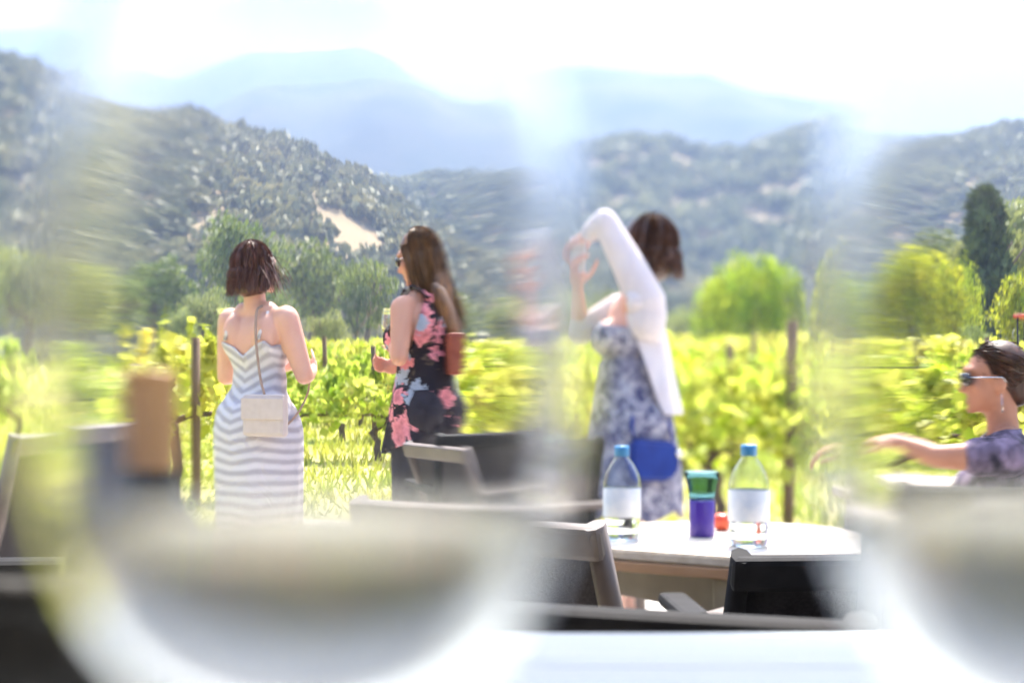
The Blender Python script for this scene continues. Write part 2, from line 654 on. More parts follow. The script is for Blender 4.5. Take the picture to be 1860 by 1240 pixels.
def hill(name, label_mat, d0, d1, ridge, rough, nu=380, nv=70, x0=-1700, x1=3600, seed=0, base=0.0):
    """a ridge standing d1 metres off; its flank comes down to d0; rows of the photograph give its crest heights"""
    us = np.linspace(x0, x1, nu)
    vs = np.linspace(0, 1.35, nv)
    U, Vv = np.meshgrid(us, vs)
    rx, ry = zip(*ridge)
    crest = (HZ - spline(rx, ry, np.clip(us, rx[0], rx[-1]))) / FPX * d1
    D = d0 + (d1 - d0) * Vv
    ang = (U - 930) / FPX
    X = ang * D
    Y = D
    prof = np.where(Vv <= 1, np.sin(np.clip(Vv, 0, 1) * PI / 2)**1.25, 1 - ((Vv - 1) / .35)**2 * 0.8)
    Z = CAMZ + crest[None, :] * prof
    nzv = (fbm(X / rough[0] + seed, Y / rough[0] + seed * 2, 5) - 0.47) * rough[1]
    spur = (np.abs(fbm(X / (rough[0] * 1.6) + 9 + seed, Y / (rough[0] * 3.5) + seed, 3) - .45)) * rough[1] * 1.2
    Z = Z + (nzv - spur) * np.clip(Vv * 3, 0, 1) * (1 - 0.75 * sstep(.85, 1.0, Vv))
    Z = np.maximum(Z, base - 0.4)
    V = np.stack([X, Y, Z], -1).reshape(-1, 3)
    i = np.arange(nu * nv).reshape(nv, nu)
    F = np.stack([i[:-1, :-1], i[:-1, 1:], i[1:, 1:], i[1:, :-1]], -1).reshape(-1, 4)
    tag(obj(name, fast_mesh(name, V, F, True, label_mat), None), kind='structure')
    return X, Y, Z, U, Vv


hill('far_mountain', M['mountain'], 1900, 3000,
     [(-900, 90), (-300, 50), (0, 62), (150, 66), (250, 90), (350, 70), (440, 50), (530, 55), (600, 60), (690, 76), (750, 90), (860, 118), (1000, 150),
      (1250, 190), (1700, 230), (2900, 240)], (420, 130), seed=3)
hill('blue_mountain', M['mountain'], 1000, 1700,
     [(-900, 300), (0, 260), (180, 205), (330, 165), (480, 120), (560, 114), (640, 106), (720, 102), (800, 116), (890, 140), (1000, 136), (1120, 131), (1240, 138),
      (1370, 164), (1490, 184), (1600, 215), (1760, 250), (2100, 270), (2900, 270)], (230, 75), seed=5)
HA = hill('oak_hill', M['hill_grass'], 330, 760,
          [(-900, 360), (300, 345), (560, 335), (700, 330), (770, 322), (850, 304), (960, 300), (1100, 288), (1200, 284), (1300, 294), (1400, 272), (1480, 252),
           (1600, 243), (1700, 236), (1860, 216), (2100, 190), (2900, 150)], (110, 20), seed=1)
HB = hill('near_hill', M['hill_grass'], 210, 520,
          [(-900, 40), (-300, 85), (0, 138), (120, 178), (220, 200), (320, 214), (400, 252), (520, 292), (640, 332), (760, 396), (900, 455), (1100, 500), (1500, 540), (1900, 520),
           (2900, 480)], (80, 14), seed=2)


def woodland(name, H, n, label, seed, clear):
    """the far oak wood: every crown a heap of leaf clumps, all one mass"""
    r = np.random.default_rng(seed)
    X, Y, Z, U, Vv = H
    nv, nu = X.shape
    Vs, Fs, off = [], [], 0
    cnt = 0
    base = []
    for k in range(60):
        # unit crown: clumps on a lumpy dome
        m = 80
        d = r.normal(size=(m, 3))
        d /= np.linalg.norm(d, axis=1)[:, None]
        d[:, 2] = np.abs(d[:, 2]) * 0.9 - 0.15
        lump = 0.75 + 0.35 * np.sin(d[:, 0] * 4 + k) * np.cos(d[:, 1] * 5 + 2 * k)
        C = d * (lump * r.uniform(.7, 1.0, m))[:, None]
        base.append(leaf_quads(C, 0.48, r))
    tries = 0
    while cnt < n and tries < n * 12:
        tries += 1
        a = r.integers(0, nu - 1)
        b = int(nv / 1.35 * r.random()**0.8 * 1.02)
        b = min(b, nv - 2)
        fx, fy = r.random(2)
        p = np.array([(1 - fx) * A[b, a] + fx * A[b, a + 1] for A in (X, Y, Z)]) * (1 - fy) + fy * np.array([A[b + 1, a] for A in (X, Y, Z)])
        px = 930 + p[0] / p[1] * FPX
        py = HZ - (p[2] - CAMZ) / p[1] * FPX
        if px < -900 or px > 2900:
            continue
        dens = fbm(np.array([p[0] / 60 + seed]), np.array([p[1] / 60]), 4)[0]
        if dens < 0.16:
            continue
        if any(((px - cx) / wx)**2 + ((py - cyy) / wy)**2 < 1 for cx, cyy, wx, wy in clear) and r.random() < 0.93:
            continue
        V, F = base[r.integers(0, 60)]
        s = r.uniform(3.2, 6.5)
        V = V * np.array([s * 1.1, s * 1.1, s * r.uniform(.8, 1.2)]) + p + np.array([0, 0, s * 0.35])
        Vs.append(V)
        Fs.append(F + off)
        off += len(V)
        cnt += 1
    tag(obj(name, fast_mesh(name, np.concatenate(Vs), np.concatenate(Fs), False, M['leaf_oak']), None), label, 'woodland', kind='stuff')


CLEAR = [(640, 430, 85, 40), (600, 372, 60, 12), (385, 385, 60, 18), (1262, 470, 22, 26), (470, 345, 25, 12)]
woodland('oak_wood_far', HA, 7000, 'dense grey-green oak wood covering the long hill below the blue mountains', 11, CLEAR)
woodland('oak_wood_near', HB, 4600, 'olive-green oak wood scattered over the steep golden hillside', 12, CLEAR)

# ------------------------------------------------------------------ trees


def branchy(bm, p, d, L, r, depth, rr):
    d = d.normalized()
    q = p + d * L
    mid = p.lerp(q, .5) + Vector(rr.normal(size=3)) * L * .05
    tube_bm(bm, [p, mid, q], [r, r * .82, r * .65], 7)
    if depth:
        for k in range(3):
            nd = (d + Vector(rr.normal(size=3)) * .55 + Vector((0, 0, .15)))
            branchy(bm, q, nd, L * .68, r * .58, depth - 1, rr)


def tree(name, label, cat, loc, height, width, kind, leafm, group=None, seed=0, leaf=None, n=2600, trunk_h=.22):
    r = np.random.default_rng(seed + 100)
    t = empty(name, loc)
    tag(t, label, cat, group)
    bm = bmesh.new()
    branchy(bm, Vector((0, 0, -.3)), Vector((0, 0, 1)), height * trunk_h * 1.5 + .3, width * .045 + .05, 2, r)
    obj('trunk', bm, M['bark'], t)
    if kind == 'round':
        k = 26
        C = []
        for i in range(k):
            d = r.normal(size=3)
            d /= np.linalg.norm(d)
            rad = r.uniform(.35, .72)
            c = np.array([d[0] * width * .5 * rad, d[1] * width * .5 * rad, height * (trunk_h + (1 - trunk_h) * (.5 + d[2] * .5 * rad))])
            m = n // k
            q = r.normal(size=(m, 3))
            q /= np.linalg.norm(q, axis=1)[:, None]
            q *= r.uniform(.55, 1.05, (m, 1))
            s = width * r.uniform(.13, .21)
            C.append(c + q * np.array([s, s, s * .8]))
        C = np.concatenate(C)
        V, F = leaf_quads(C, leaf or width * .045, r)
    elif kind == 'willow':
        C = []
        k = 170
        for i in range(k):
            a = r.uniform(0, 2 * PI)
            rad = math.sqrt(r.random()) * width * .5
            top = height * (1 - .26 * (rad / (width * .5))**3) * r.uniform(.86, 1.03) * (.80 + .26 * float(vnoise(np.array([math.cos(a) * rad / width * 5 + seed * 3.1 + 20]), np.array([math.sin(a) * rad / width * 5 + 20]))[0]))
            bot = max(.15, top - height * r.uniform(.25, .8))
            m = max(6, n // k)
            tt = np.linspace(0, 1, m)
            out = rad + tt * width * .06
            C.append(np.stack([np.cos(a) * out + r.normal(size=m) * .04 * width * .4, np.sin(a) * out + r.normal(size=m) * .04 * width * .4, top + (bot - top) * tt], 1))
        C = np.concatenate(C)
        V, F = leaf_quads(C, leaf or width * .06, r, droop=2.2, ratio=.6)
    elif kind == 'column':
        u = r.random(n)
        rad = width * .5 * (np.sin(np.clip(u * .93 + .07, 0, 1) * PI)**.42) * (.55 + .5 * vnoise(u * 11, u * 0 + seed)) * np.sqrt(r.uniform(.4, 1.0, n))
        a = r.uniform(0, 2 * PI, n)
        rad *= .75 + .35 * np.sin(a * 3 + u * 9) * np.cos(u * 23)
        C = np.stack([np.cos(a) * rad, np.sin(a) * rad, height * (.06 + .94 * u)], 1)
        V, F = leaf_quads(C, leaf or width * .16, r, droop=-1.6, ratio=.6)
    obj('crown', fast_mesh('crown', V, F, False, leafm), None, t)
    return t


def tree_at(px, ytop, ybot, wpx, Y, name, label, kind, leafm, cat='tree', group=None, seed=0, **k):
    h = (ybot - ytop) / FPX * Y
    b = P(px, ybot, Y)
    g = float(gz(b.x, Y))
    h += max(0.0, b.z - g)
    return tree(name, label, cat, (b.x, Y, g), h, wpx / FPX * Y, kind, leafm, group, seed, **k)


tree_at(1362, 448, 640, 196, 62, 'willow_tree', 'rounded bright yellow-green willow at the edge of the vineyard', 'willow', M['leaf_bright'], seed=1, n=7500)
tree_at(1600, 405, 628, 230, 66, 'willow_tree', 'broad golden green willow behind the vine rows left of the dark cypress', 'willow', M['leaf_bright'], seed=2, n=7000)
tree_at(1700, 430, 618, 120, 70, 'willow_tree', 'slim drooping willow close against the dark cypress', 'willow', M['leaf_bright'], seed=3, n=3500)
tree_at(1762, 315, 600, 185, 84, 'cypress_tree', 'tall dark green columnar cypress rising above the willows', 'column', M['leaf_dark'], seed=4, n=5200)
tree_at(1850, 300, 600, 260, 104, 'broadleaf_tree', 'large yellow-green tree standing behind the dark cypress', 'round', M['leaf_pale'], seed=5, n=6500)
tree_at(1850, 460, 612, 190, 62, 'shrub', 'bushy light green shrub beside the tractor', 'round', M['leaf_bright'], 'shrub', seed=6, n=4200, trunk_h=.05)
tree_at(1745, 565, 622, 90, 52, 'shrub', 'low pale shrub at the foot of the dark cypress', 'round', M['leaf_pale'], 'shrub', seed=7, n=2200, trunk_h=.05)
tree_at(1995, 380, 610, 230, 80, 'broadleaf_tree', 'leafy green tree at the far end of the tractor track', 'round', M['leaf_mid'], seed=8, n=4000)
tree_at(1650, 375, 600, 200, 120, 'broadleaf_tree', 'hazy green tree rising behind the golden willow', 'round', M['leaf_mid'], seed=30, n=4000)
tree_at(1715, 390, 605, 170, 95, 'broadleaf_tree', 'fresh green tree filling the gap left of the dark cypress', 'round', M['leaf_pale'], seed=31, n=5000)
tree_at(1930, 330, 605, 240, 90, 'broadleaf_tree', 'tall fresh green tree above the tractor canopy', 'round', M['leaf_pale'], seed=32, n=5000)
tree_at(1250, 545, 640, 110, 110, 'shrub', 'grey-green bush at the field edge beside the rounded willow', 'round', M['leaf_pale'], 'shrub', seed=9, n=2600, trunk_h=.05)
left = [
    (420, 392, 600, 190, 150, 'round', 'leaf_mid', 'tall green tree rising above the others behind the striped dress'),
    (245, 470, 610, 200, 140, 'round', 'leaf_mid', 'spreading green tree on the flat below the steep golden hill'),
    (60, 470, 640, 200, 90, 'round', 'leaf_pale', 'pale yellow-green tree at the near end of the left tree belt'),
    (150, 490, 620, 130, 110, 'round', 'leaf_mid', 'darker green tree between the pale tree and the spreading tree'),
    (350, 520, 615, 130, 118, 'round', 'leaf_pale', 'rounded pale olive tree in front of the tall green tree'),
    (570, 440, 615, 200, 160, 'round', 'leaf_mid', 'wide green tree behind the two women in conversation'),
    (600, 560, 625, 90, 100, 'round', 'leaf_pale', 'low sage bush showing between the striped and the flowered dress'),
    (680, 468, 620, 140, 130, 'round', 'leaf_mid', 'dense green tree next to the held wine glass'),
    (655, 510, 622, 70, 118, 'round', 'leaf_dark', 'small dark tree at the foot of the dense green tree'),
    (480, 520, 612, 120, 130, 'round', 'leaf_mid', 'mid-green tree close behind the brown bob of hair'),
    (860, 530, 625, 150, 150, 'round', 'leaf_mid', 'hazy tree behind the long loose hair'),
    (1010, 530, 640, 150, 140, 'round', 'leaf_pale', 'pale tree beyond the raised phone'),
    (1130, 540, 640, 140, 150, 'round', 'leaf_mid', 'soft green tree behind the white cardigan'),
    (-90, 440, 640, 220, 100, 'round', 'leaf_mid', 'leafy tree closing the left end of the tree belt'),
    (300, 560, 618, 80, 100, 'round', 'leaf_pale', 'small pale bush on the field edge before the spreading tree'),
]
for i, (px, yt, yb, wp, Y, kd, lm, lab) in enumerate(left):
    tree_at(px, yt - (yb - yt) * .22, yb, wp * 1.12, Y, 'broadleaf_tree', lab, kd, M[lm], group='trees along the valley floor', seed=40 + i, n=3400)
for i, (px, yt, yb, wp, Y, lab) in enumerate([(762, 385, 450, 62, 420, 'lone oak standing on the dry golden slope above the long-haired woman'),
                                               (475, 352, 398, 46, 400, 'single rounded oak on the golden bank above the tall tree'),
                                               (600, 368, 415, 70, 440, 'broad oak at the upper edge of the golden clearing')]):
    h = (yb - yt) / FPX * Y
    b = P(px, yb, Y)
    tree('oak_tree', lab, 'tree', (b.x, Y, b.z), h, wp / FPX * Y, 'round', M['leaf_oak'], None, 70 + i, n=1500)

# ------------------------------------------------------------------ vineyard


def vine_meshes(k):
    r = np.random.default_rng(200 + k)
    n = 400
    L = 1.3
    C = np.stack([r.uniform(-L / 2, L / 2, n), r.normal(size=n) * .17, 0.56 + .58 * r.random(n)**.9], 1)
    C[:, 2] += .10 * np.sin(C[:, 0] * 7 + k) + .05 * np.sin(C[:, 0] * 17)
    # shoots reaching up
    sh = []
    for i in range(14):
        x = r.uniform(-L / 2, L / 2)
        m = 11
        t = np.linspace(0, 1, m)
        sh.append(np.stack([x + t * r.normal() * .12, r.normal() * .1 + t * r.normal() * .1, 1.05 + t * r.uniform(.1, .45)], 1))
    C = np.concatenate([C] + sh)
    V, F = leaf_quads(C, 0.125, r, droop=.5, ratio=1.25)
    fol = fast_mesh('foliage', V, F, False, M['vine_leaf'])
    bm = bmesh.new()
    x = 0
    pts = [Vector((r.normal() * .012 * i, r.normal() * .012 * i, -.05 + .112 * i)) for i in range(7)]
    tube_bm(bm, pts, [.055, .048, .044, .042, .042, .045, .036], 8)
    top = pts[-1]
    for s in (-1, 1):
        tube_bm(bm, [top, top + Vector((s * .16, 0, .05)), top + Vector((s * .42, r.normal() * .02, .06)), top + Vector((s * .62, 0, .04))], [.028, .024, .02, .014], 7)
    tr = bpy.data.meshes.new('trunk')
    bm.to_mesh(tr)
    bm.free()
    tr.materials.append(M['vine_bark'])
    return fol, tr


VM = [vine_meshes(k) for k in range(5)]
ROWSL = -0.12
bm = bmesh.new()
tube_bm(bm, [(0, 0, -.1), (0.005, 0, .7), (0, 0, 1.4)], [.045, .043, .04], 9)
post_me = bpy.data.meshes.new('vine_post')
bm.to_mesh(post_me)
bm.free()
post_me.materials.append(M['post'])
ORD = ['front', 'second', 'third', 'fourth', 'fifth']


def vine(x, y, k, label, group, rot=0, sc=1.0):
    t = empty('grapevine', (x, y, float(gz(x, y))), rot)
    t.scale = (1, 1, sc)
    tag(t, label, 'grapevine', group)
    f, tr = VM[k % 5]
    obj('trunk', tr, None, t)
    obj('foliage', f, None, t)
    return t


def vpost(x, y, label, group=None, lean=0.0, sc=1.0):
    o = obj('vine_post', post_me, None, None, (x, y, float(gz(x, y))), (0, lean, 0))
    o.scale = (1, 1, sc)
    tag(o, label, 'post', group)


rr = random.Random(5)
rows = [(10.4, 0.35, 5.4), (16.0, -2.55, 7.5), (19.2, -3.4, 8.8), (22.6, -4.6, 10.0), (26.0, -5.9, 11.5)]
for ri, (y0, xa, xb) in enumerate(rows):
    n = int((xb - xa) / 1.12)
    for i in range(n + 1):
        x = xa + i * 1.12
        y = y0 + ROWSL * x
        lab = 'leafy yellow-green grapevine in the %s trellised row from the patio' % ORD[ri]
        vine(x, y + rr.uniform(-.04, .04), rr.randrange(5), lab, '%s row of grapevines' % ORD[ri], math.atan(ROWSL) + (PI if rr.random() < .5 else 0), rr.uniform(.80, .94))
        if i % 3 == 1:
            vpost(x + .5, y - .06, 'weathered wooden trellis post among the vines of the %s row' % ORD[ri], 'posts of the %s vine row' % ORD[ri], rr.uniform(-.03, .03), rr.uniform(.95, 1.12))
    # trellis wires of the row
    wr_ = empty('trellis_wires', (0, 0, 0))
    tag(wr_, 'thin dark trellis wires strung along the %s vine row' % ORD[ri], 'wire')
    for zz in (.62, .92, 1.16):
        bmw = bmesh.new()
        pts = [Vector((x, y0 + ROWSL * x + .02, float(gz(x, y0 + ROWSL * x)) + zz)) for x in np.linspace(xa - .6, xb + .6, 8)]
        tube_bm(bmw, pts, .003, 5)
        obj('wire', bmw, M['rubber'], wr_)
# the single end vine with its stout post
ex = P(300, 680, 10.9)
vine(ex.x - .05, 10.9, 1, 'tall grapevine hanging on the lone stout end post by the grass lane', None, .9, 1.12)
vpost(P(332, 680, 10.85).x, 10.75, 'stout dark end post standing by the grass lane', None, 0.01, 1.0)
vine(P(35, 680, 17).x, 17, 2, 'grapevine standing alone at the left side of the grass lane', None, 0.2, 1.0)
vine(P(-60, 680, 17).x, 17.2, 3, 'grapevine left of the grass lane next to the patio chair posts', None, 0.2, 1.0)

# rows further back read as one mass
Vs, Fs, off = [], [], 0
for y0 in np.arange(29.5, 66, 3.6):
    for x in np.arange(-.235 * y0, 14 + y0 * .28, 1.2):
        f = VM[int(x * 3 + y0) % 5][0]
        co = np.empty(len(f.vertices) * 3, np.float32)
        f.vertices.foreach_get('co', co)
        co = co.reshape(-1, 4, 3)
        sel = np.sort(np.random.default_rng(int(y0 * 10 + x * 7) % 99999).choice(len(co), len(co) // 3, replace=False))
        q = co[sel]
        c = q.mean(1, keepdims=True)
        q = ((q - c) * 1.55 + c).reshape(-1, 3)
        y = y0 + ROWSL * x
        q[:, 2] *= .82 + .3 * float(vnoise(np.array([x * .9 + 50]), np.array([y0 * 3.3]))[0])
        q = q + np.array([x, y, float(gz(x, y))])
        Vs.append(q)
        Fs.append(np.arange(len(q)).reshape(-1, 4) + off)
        off += len(q)
tag(obj('vine_rows', fast_mesh('vine_rows', np.concatenate(Vs), np.concatenate(Fs), False, M['vine_leaf']), None),
    'distant yellow-green vine rows running back to the trees', 'vineyard', kind='stuff')

# grass of the lane and between the rows
n = 60000
gx = rng.uniform(-11, 9, n)
gy = 2.5 + (rng.random(n)**1.25) * 33
m_ = (gy > 9.95 - np.clip((gx + 1.5) * .28, 0, 1.6)) | ((gx < -1.85) & (gy > 2.4))
gx, gy = gx[m_], gy[m_]
n = len(gx)
h = rng.uniform(.04, .14, n) * (0.7 + 0.8 * vnoise(gx * .8, gy * .8))
a = rng.uniform(0, 2 * PI, n)
wd = .012 + .0006 * gy
z = gz(gx, gy)
lx, ly = rng.normal(size=n) * .05, rng.normal(size=n) * .05
A = np.stack([gx - np.cos(a) * wd, gy - np.sin(a) * wd, z], 1)
B = np.stack([gx + np.cos(a) * wd, gy + np.sin(a) * wd, z], 1)
T = np.stack([gx + lx, gy + ly, z + h], 1)
tag(obj('grass', fast_mesh('grass', np.stack([A, B, T], 1).reshape(-1, 3), np.arange(3 * n).reshape(-1, 3), False, M['grass_blade']), None),
    'sunlit yellow-green grass growing between patio and vines', 'grass', kind='stuff')

# ------------------------------------------------------------------ tractor


def tractor(loc, rz):
    t = empty('tractor', loc, rz)
    tag(t, 'red tractor with a red canopy parked at the edge of the vineyard', 'tractor')
    bm = box((0, .9, .85), (.55, 1.2, .5), None, .06)
    box_bm(bm, (0, 0, .65), (.5, 1.2, .3), None, .04)
    obj('hood', bm, M['tractor_red'], t)
    obj('canopy', box((0, -.25, 2.28), (1.45, 1.7, .12), None, .05), M['red_roof'], t)
    for sx in (-1, 1):
        for yy in (-.95, .45):
            obj('canopy_post', tube([(sx * .6, yy, .7), (sx * .62, yy, 2.24)], .03, 8), M['rubber'], t)
    obj('seat', box_bm(box((0, -.5, 1.0), (.5, .45, .12), None, .03), (0, -.74, 1.28), (.48, .1, .5), None, .03), M['rubber'], t)
    bm = tube([(0, .35, 1.0), (0, .1, 1.3)], .02, 8)
    tube_bm(bm, [(.19 * math.cos(k * PI / 8), .1 + .1 * math.sin(k * PI / 8), 1.3 + .15 * math.sin(k * PI / 8)) for k in range(17)], .015, 6)
    obj('steering_wheel', bm, M['rubber'], t)
    for sx in (-1, 1):
        for yy, rad, wid in ((-.6, .62, .34), (1.1, .36, .2)):
            b2 = lathe([(0, -wid * .3), (rad * .55, -wid * .3), (rad * .6, -wid * .5), (rad * .95, -wid * .5), (rad, -wid * .3), (rad, wid * .3), (rad * .95, wid * .5), (rad * .6, wid * .5), (rad * .55, wid * .3), (0, wid * .3)], 28)
            wh = obj('wheel', b2, M['rubber'], t, (sx * .62, yy, rad), (0, R(90), 0))
            obj('rim', lathe([(0, -wid * .34), (rad * .5, -wid * .34), (rad * .54, -wid * .3), (rad * .54, wid * .3), (rad * .5, wid * .34), (0, wid * .34)], 20), M['label_white'], wh)
    return t


tp = P(1868, 612, 44)
tractor((tp.x, 44, float(gz(tp.x, 44))), R(60))

# ------------------------------------------------------------------ furniture


def chair(name, label, loc, rz, frame, sling, group=None, top=.86, w=.54):
    """patio armchair: frame with stretched sling; it faces local +Y"""
    t = empty(name, loc, rz)
    tag(t, label, 'chair', group)
    hw = w / 2
    rail = (1, 1)
    for s in (-1, 1):
        obj('leg', tube([(s * hw, .27, 0), (s * hw, .25, .4), (s * hw, .22, .63)], .017, 8, squash=(1, 1.25)), frame, t)
        obj('leg', tube([(s * hw, -.30, 0), (s * hw, -.23, .30), (s * hw, -.20, .46), (s * hw, -.27, .68), (s * hw, -.33, top)], [.018, .018, .019, .018, .017], 8, squash=(1, 1.3)), frame, t)
        obj('armrest', box_bm(bmesh.new(), (s * (hw + .005), -.01, .645), (.055, .50, .025), None, .01), frame, t)
        obj('seat_rail', tube([(s * (hw - .03), .26, .415), (s * (hw - .03), .0, .395), (s * (hw - .03), -.22, .40)], .014, 8), frame, t)
    obj('top_rail', box_bm(bmesh.new(), (0, -.327, top - .028), (w + .03, .032, .055), Euler((R(14), 0, 0)), .01), frame, t)
    obj('front_stretcher', tube([(-hw, .25, .36), (hw, .25, .36)], .013, 8), frame, t)
    obj('rear_stretcher', tube([(-hw, -.235, .30), (hw, -.235, .30)], .013, 8), frame, t)
    # seat and back slings sag a little
    for nm, path in (('seat_sling', [(.26, .42), (.12, .405), (-.02, .395), (-.20, .405)]), ('back_sling', [(-.205, .46), (-.245, .58), (-.272, .68), (-.305, .79), (-.318, top - .05)])):
        bm = bmesh.new()
        nx = 9
        rows_ = []
        for (yy, zz) in path:
            rows_.append([bm.verts.new(((i / (nx - 1) - .5) * (w - .035), yy - (.018 * math.sin(PI * i / (nx - 1)) if nm == 'back_sling' else 0), zz - (.014 * math.sin(PI * i / (nx - 1)) if nm == 'seat_sling' else 0))) for i in range(nx)])
        for a_, b_ in zip(rows_, rows_[1:]):
            for i in range(nx - 1):
                bm.faces.new((a_[i], a_[i + 1], b_[i + 1], b_[i])).smooth = True
        bmesh.ops.solidify(bm, geom=bm.faces[:], thickness=.006)
        obj(nm, bm, sling, t)
    return t


def octagon_table(label, loc, rz, rad, hgt, topm, edgem, legm):
    t = empty('octagonal_table', loc, rz)
    tag(t, label, 'table')
    bm = bmesh.new()
    r = bmesh.ops.create_circle(bm, cap_ends=True, segments=8, radius=rad)
    ex_ = bmesh.ops.extrude_face_region(bm, geom=bm.faces[:])
    bmesh.ops.translate(bm, verts=[v for v in ex_['geom'] if isinstance(v, bmesh.types.BMVert)], vec=(0, 0, .022))
    bmesh.ops.recalc_face_normals(bm, faces=bm.faces)
    bmesh.ops.bevel(bm, geom=[e for e in bm.edges if abs(e.verts[0].co.z - e.verts[1].co.z) < 1e-5], offset=.004, segments=2, affect='EDGES')
    obj('tabletop', bm, topm, t, (0, 0, hgt - .022))
    bm = bmesh.new()
    for k in range(8):
        a0, a1 = k * PI / 4, (k + 1) * PI / 4
        p0, p1 = Vector((math.cos(a0), math.sin(a0), 0)) * rad * .985, Vector((math.cos(a1), math.sin(a1), 0)) * rad * .985
        c = (p0 + p1) / 2
        box_bm(bm, (c.x, c.y, hgt - .034), ((p1 - p0).length * .985, .02, .02), Euler((0, 0, math.atan2((p1 - p0).y, (p1 - p0).x))), .002)
    obj('edge_band', bm, edgem, t)
    q = rad * .62
    for sx in (-1, 1):
        for sy in (-1, 1):
            obj('leg', box_bm(bmesh.new(), (sx * q, sy * q, (hgt - .046) / 2), (.05, .05, hgt - .046), None, .006), legm, t)
    for s in (-1, 1):
        obj('apron', box_bm(bmesh.new(), (0, s * q, hgt - .085), (2 * q - .052, .022, .07), None, .003), legm, t)
        obj('apron', box_bm(bmesh.new(), (s * q, 0, hgt - .085), (.022, 2 * q - .052, .07), None, .003), legm, t)
    return t


TBZ = .725
TC = P(1325, 680, 3.12)
octagon_table('weathered octagonal teak table holding two water bottles and a purple tumbler', (TC.x, 3.12, 0), R(22.5 + 14), .355, TBZ, M['wood_light'], M['wood_edge'], M['taupe'])

c = P(1056, 680, 2.62)
chair('patio_chair', 'taupe framed patio chair with dark sling drawn up left of the octagonal table', (c.x, 2.62, 0), R(-36), M['taupe'], M['grey_sling'], top=.846, w=.48)
c = P(1600, 680, 2.28)
chair('patio_chair', 'black patio chair with its back towards the octagonal table, behind the white plank table', (c.x, 2.55, 0), R(4), M['black_frame'], M['black_sling'], top=.80, w=.52)
c = P(1160, 680, 1.62)
chair('patio_chair', 'black sling chair tucked against the far edge of the white plank table', (.215, 1.72, 0), R(-19), M['black_frame'], M['black_sling'], top=.848, w=.46)
c = P(800, 680, 5.0)
chair('patio_chair', 'taupe patio chair just behind the woman in the flowered black outfit', (P(975, 680, 4.9).x, 4.95, 0), R(-62), M['taupe'], M['grey_sling'], top=.82)
chair('patio_chair', 'grey patio chair facing away, next to the raised phone', (P(915, 680, 4.6).x, 5.15, 0), R(15), M['black_frame'], M['grey_sling'], top=.86, w=.5)
chair('patio_chair', 'taupe patio chair standing at the grass lane by the vines', (P(-75, 680, 4.0).x, 4.1, 0), R(75), M['taupe'], M['grey_sling'], top=.92)
chair('patio_chair', 'black sling chair by the white plank table, next to the wine bottle', (P(40, 680, 1.9).x - .05, 2.15, 0), R(3), M['black_frame'], M['black_sling'], top=.845, w=.56)
chair('patio_chair', 'tall-backed black sling chair in front of the seated woman', (P(1945, 680, 2.0).x, 2.3, 0), R(0), M['black_frame'], M['black_sling'], top=.915, w=.56)
WX = P(1803, 680, 4.2)
chair('patio_chair', 'black armchair on which the woman with sunglasses sits', (WX.x - .05, 4.2, 0), R(82), M['black_frame'], M['black_sling'], top=.80, w=.56)


def plank_table(name, label, x0, x1, y0, y1, hgt, npl, topm, legm):
    t = empty(name, ((x0 + x1) / 2, (y0 + y1) / 2, 0))
    tag(t, label, 'table')
    cx, cy_ = (x0 + x1) / 2, (y0 + y1) / 2
    wy = (y1 - y0) / npl
    me = None
    for k in range(npl):
        if me is None:
            bm = box((0, 0, 0), (x1 - x0, wy - .003, .028), None, .0025)
            me = bpy.data.meshes.new('plank')
            bm.to_mesh(me)
            bm.free()
            me.materials.append(topm)
        obj('plank', me, None, t, (rr.uniform(-.004, .004), y0 + wy * (k + .5) - cy_, hgt - .014 - rr.uniform(0, .0008)))
    for sx in (-1, 1):
        for sy in (-1, 1):
            obj('leg', box((sx * ((x1 - x0) / 2 - .06), sy * ((y1 - y0) / 2 - .08), (hgt - .09) / 2), (.06, .06, hgt - .09), None, .004), legm, t)
    for sy in (-1, 1):
        obj('apron', box((0, sy * ((y1 - y0) / 2 - .08), hgt - .06), (x1 - x0 - .07, .024, .058), None, .003), legm, t)
    return t


OTZ = .870
plank_table('plank_table', 'white painted plank table carrying the two large wine glasses', -.345, .95, -.35, 1.163, OTZ, 11, M['paint_white'], M['taupe'])
plank_table('plank_table', 'pale wooden table in front of the seated woman', P(1575, 680, 4.3).x, P(1830, 680, 4.3).x, 3.95, 4.75, .71, 6, M['wood_light'], M['taupe'])

# unseen canvas awning, added to throw the shade line across the plank table
aw = empty('added_awning', (.257, 1.722, 0), R(-13))
tag(aw, 'unseen ecru canvas awning on slim taupe posts, added to shade the plank table', 'awning')
M['canvas'] = mat('ecru canvas', (0.34, 0.32, 0.29), 0.9, (0.40, 0.38, 0.34), 20, translucent=0.08)
# two lengths of canvas; open slot added so a sun strip reaches the table
for va, vb, nn in ((0, .37, 2), (.66, 5.2, 7)):
    bm = bmesh.new()
    cols_ = []
    for i in range(17):
        x = -2.8 + 5.6 * i / 16
        cols_.append([bm.verts.new((x, -v, 1.99 + .8 * v / 5.2 - .03 * math.sin(PI * i / 4)**2)) for v in np.linspace(va, vb, nn)])
    for a_, b_ in zip(cols_, cols_[1:]):
        for j in range(nn - 1):
            bm.faces.new((a_[j], b_[j], b_[j + 1], a_[j + 1])).smooth = True
    bmesh.ops.solidify(bm, geom=bm.faces[:], thickness=.004)
    obj('canvas', bm, M['canvas'], aw)
bmv = bmesh.new()
cv = [[bmv.verts.new((-2.8 + 5.6 * i / 80, .004 + .012 * math.sin(i * .9) * v, 1.985 - .21 * v - (.012 * math.sin(i * PI / 2.5)**2 if v == 1 else 0))) for v in (0, .5, 1)] for i in range(81)]
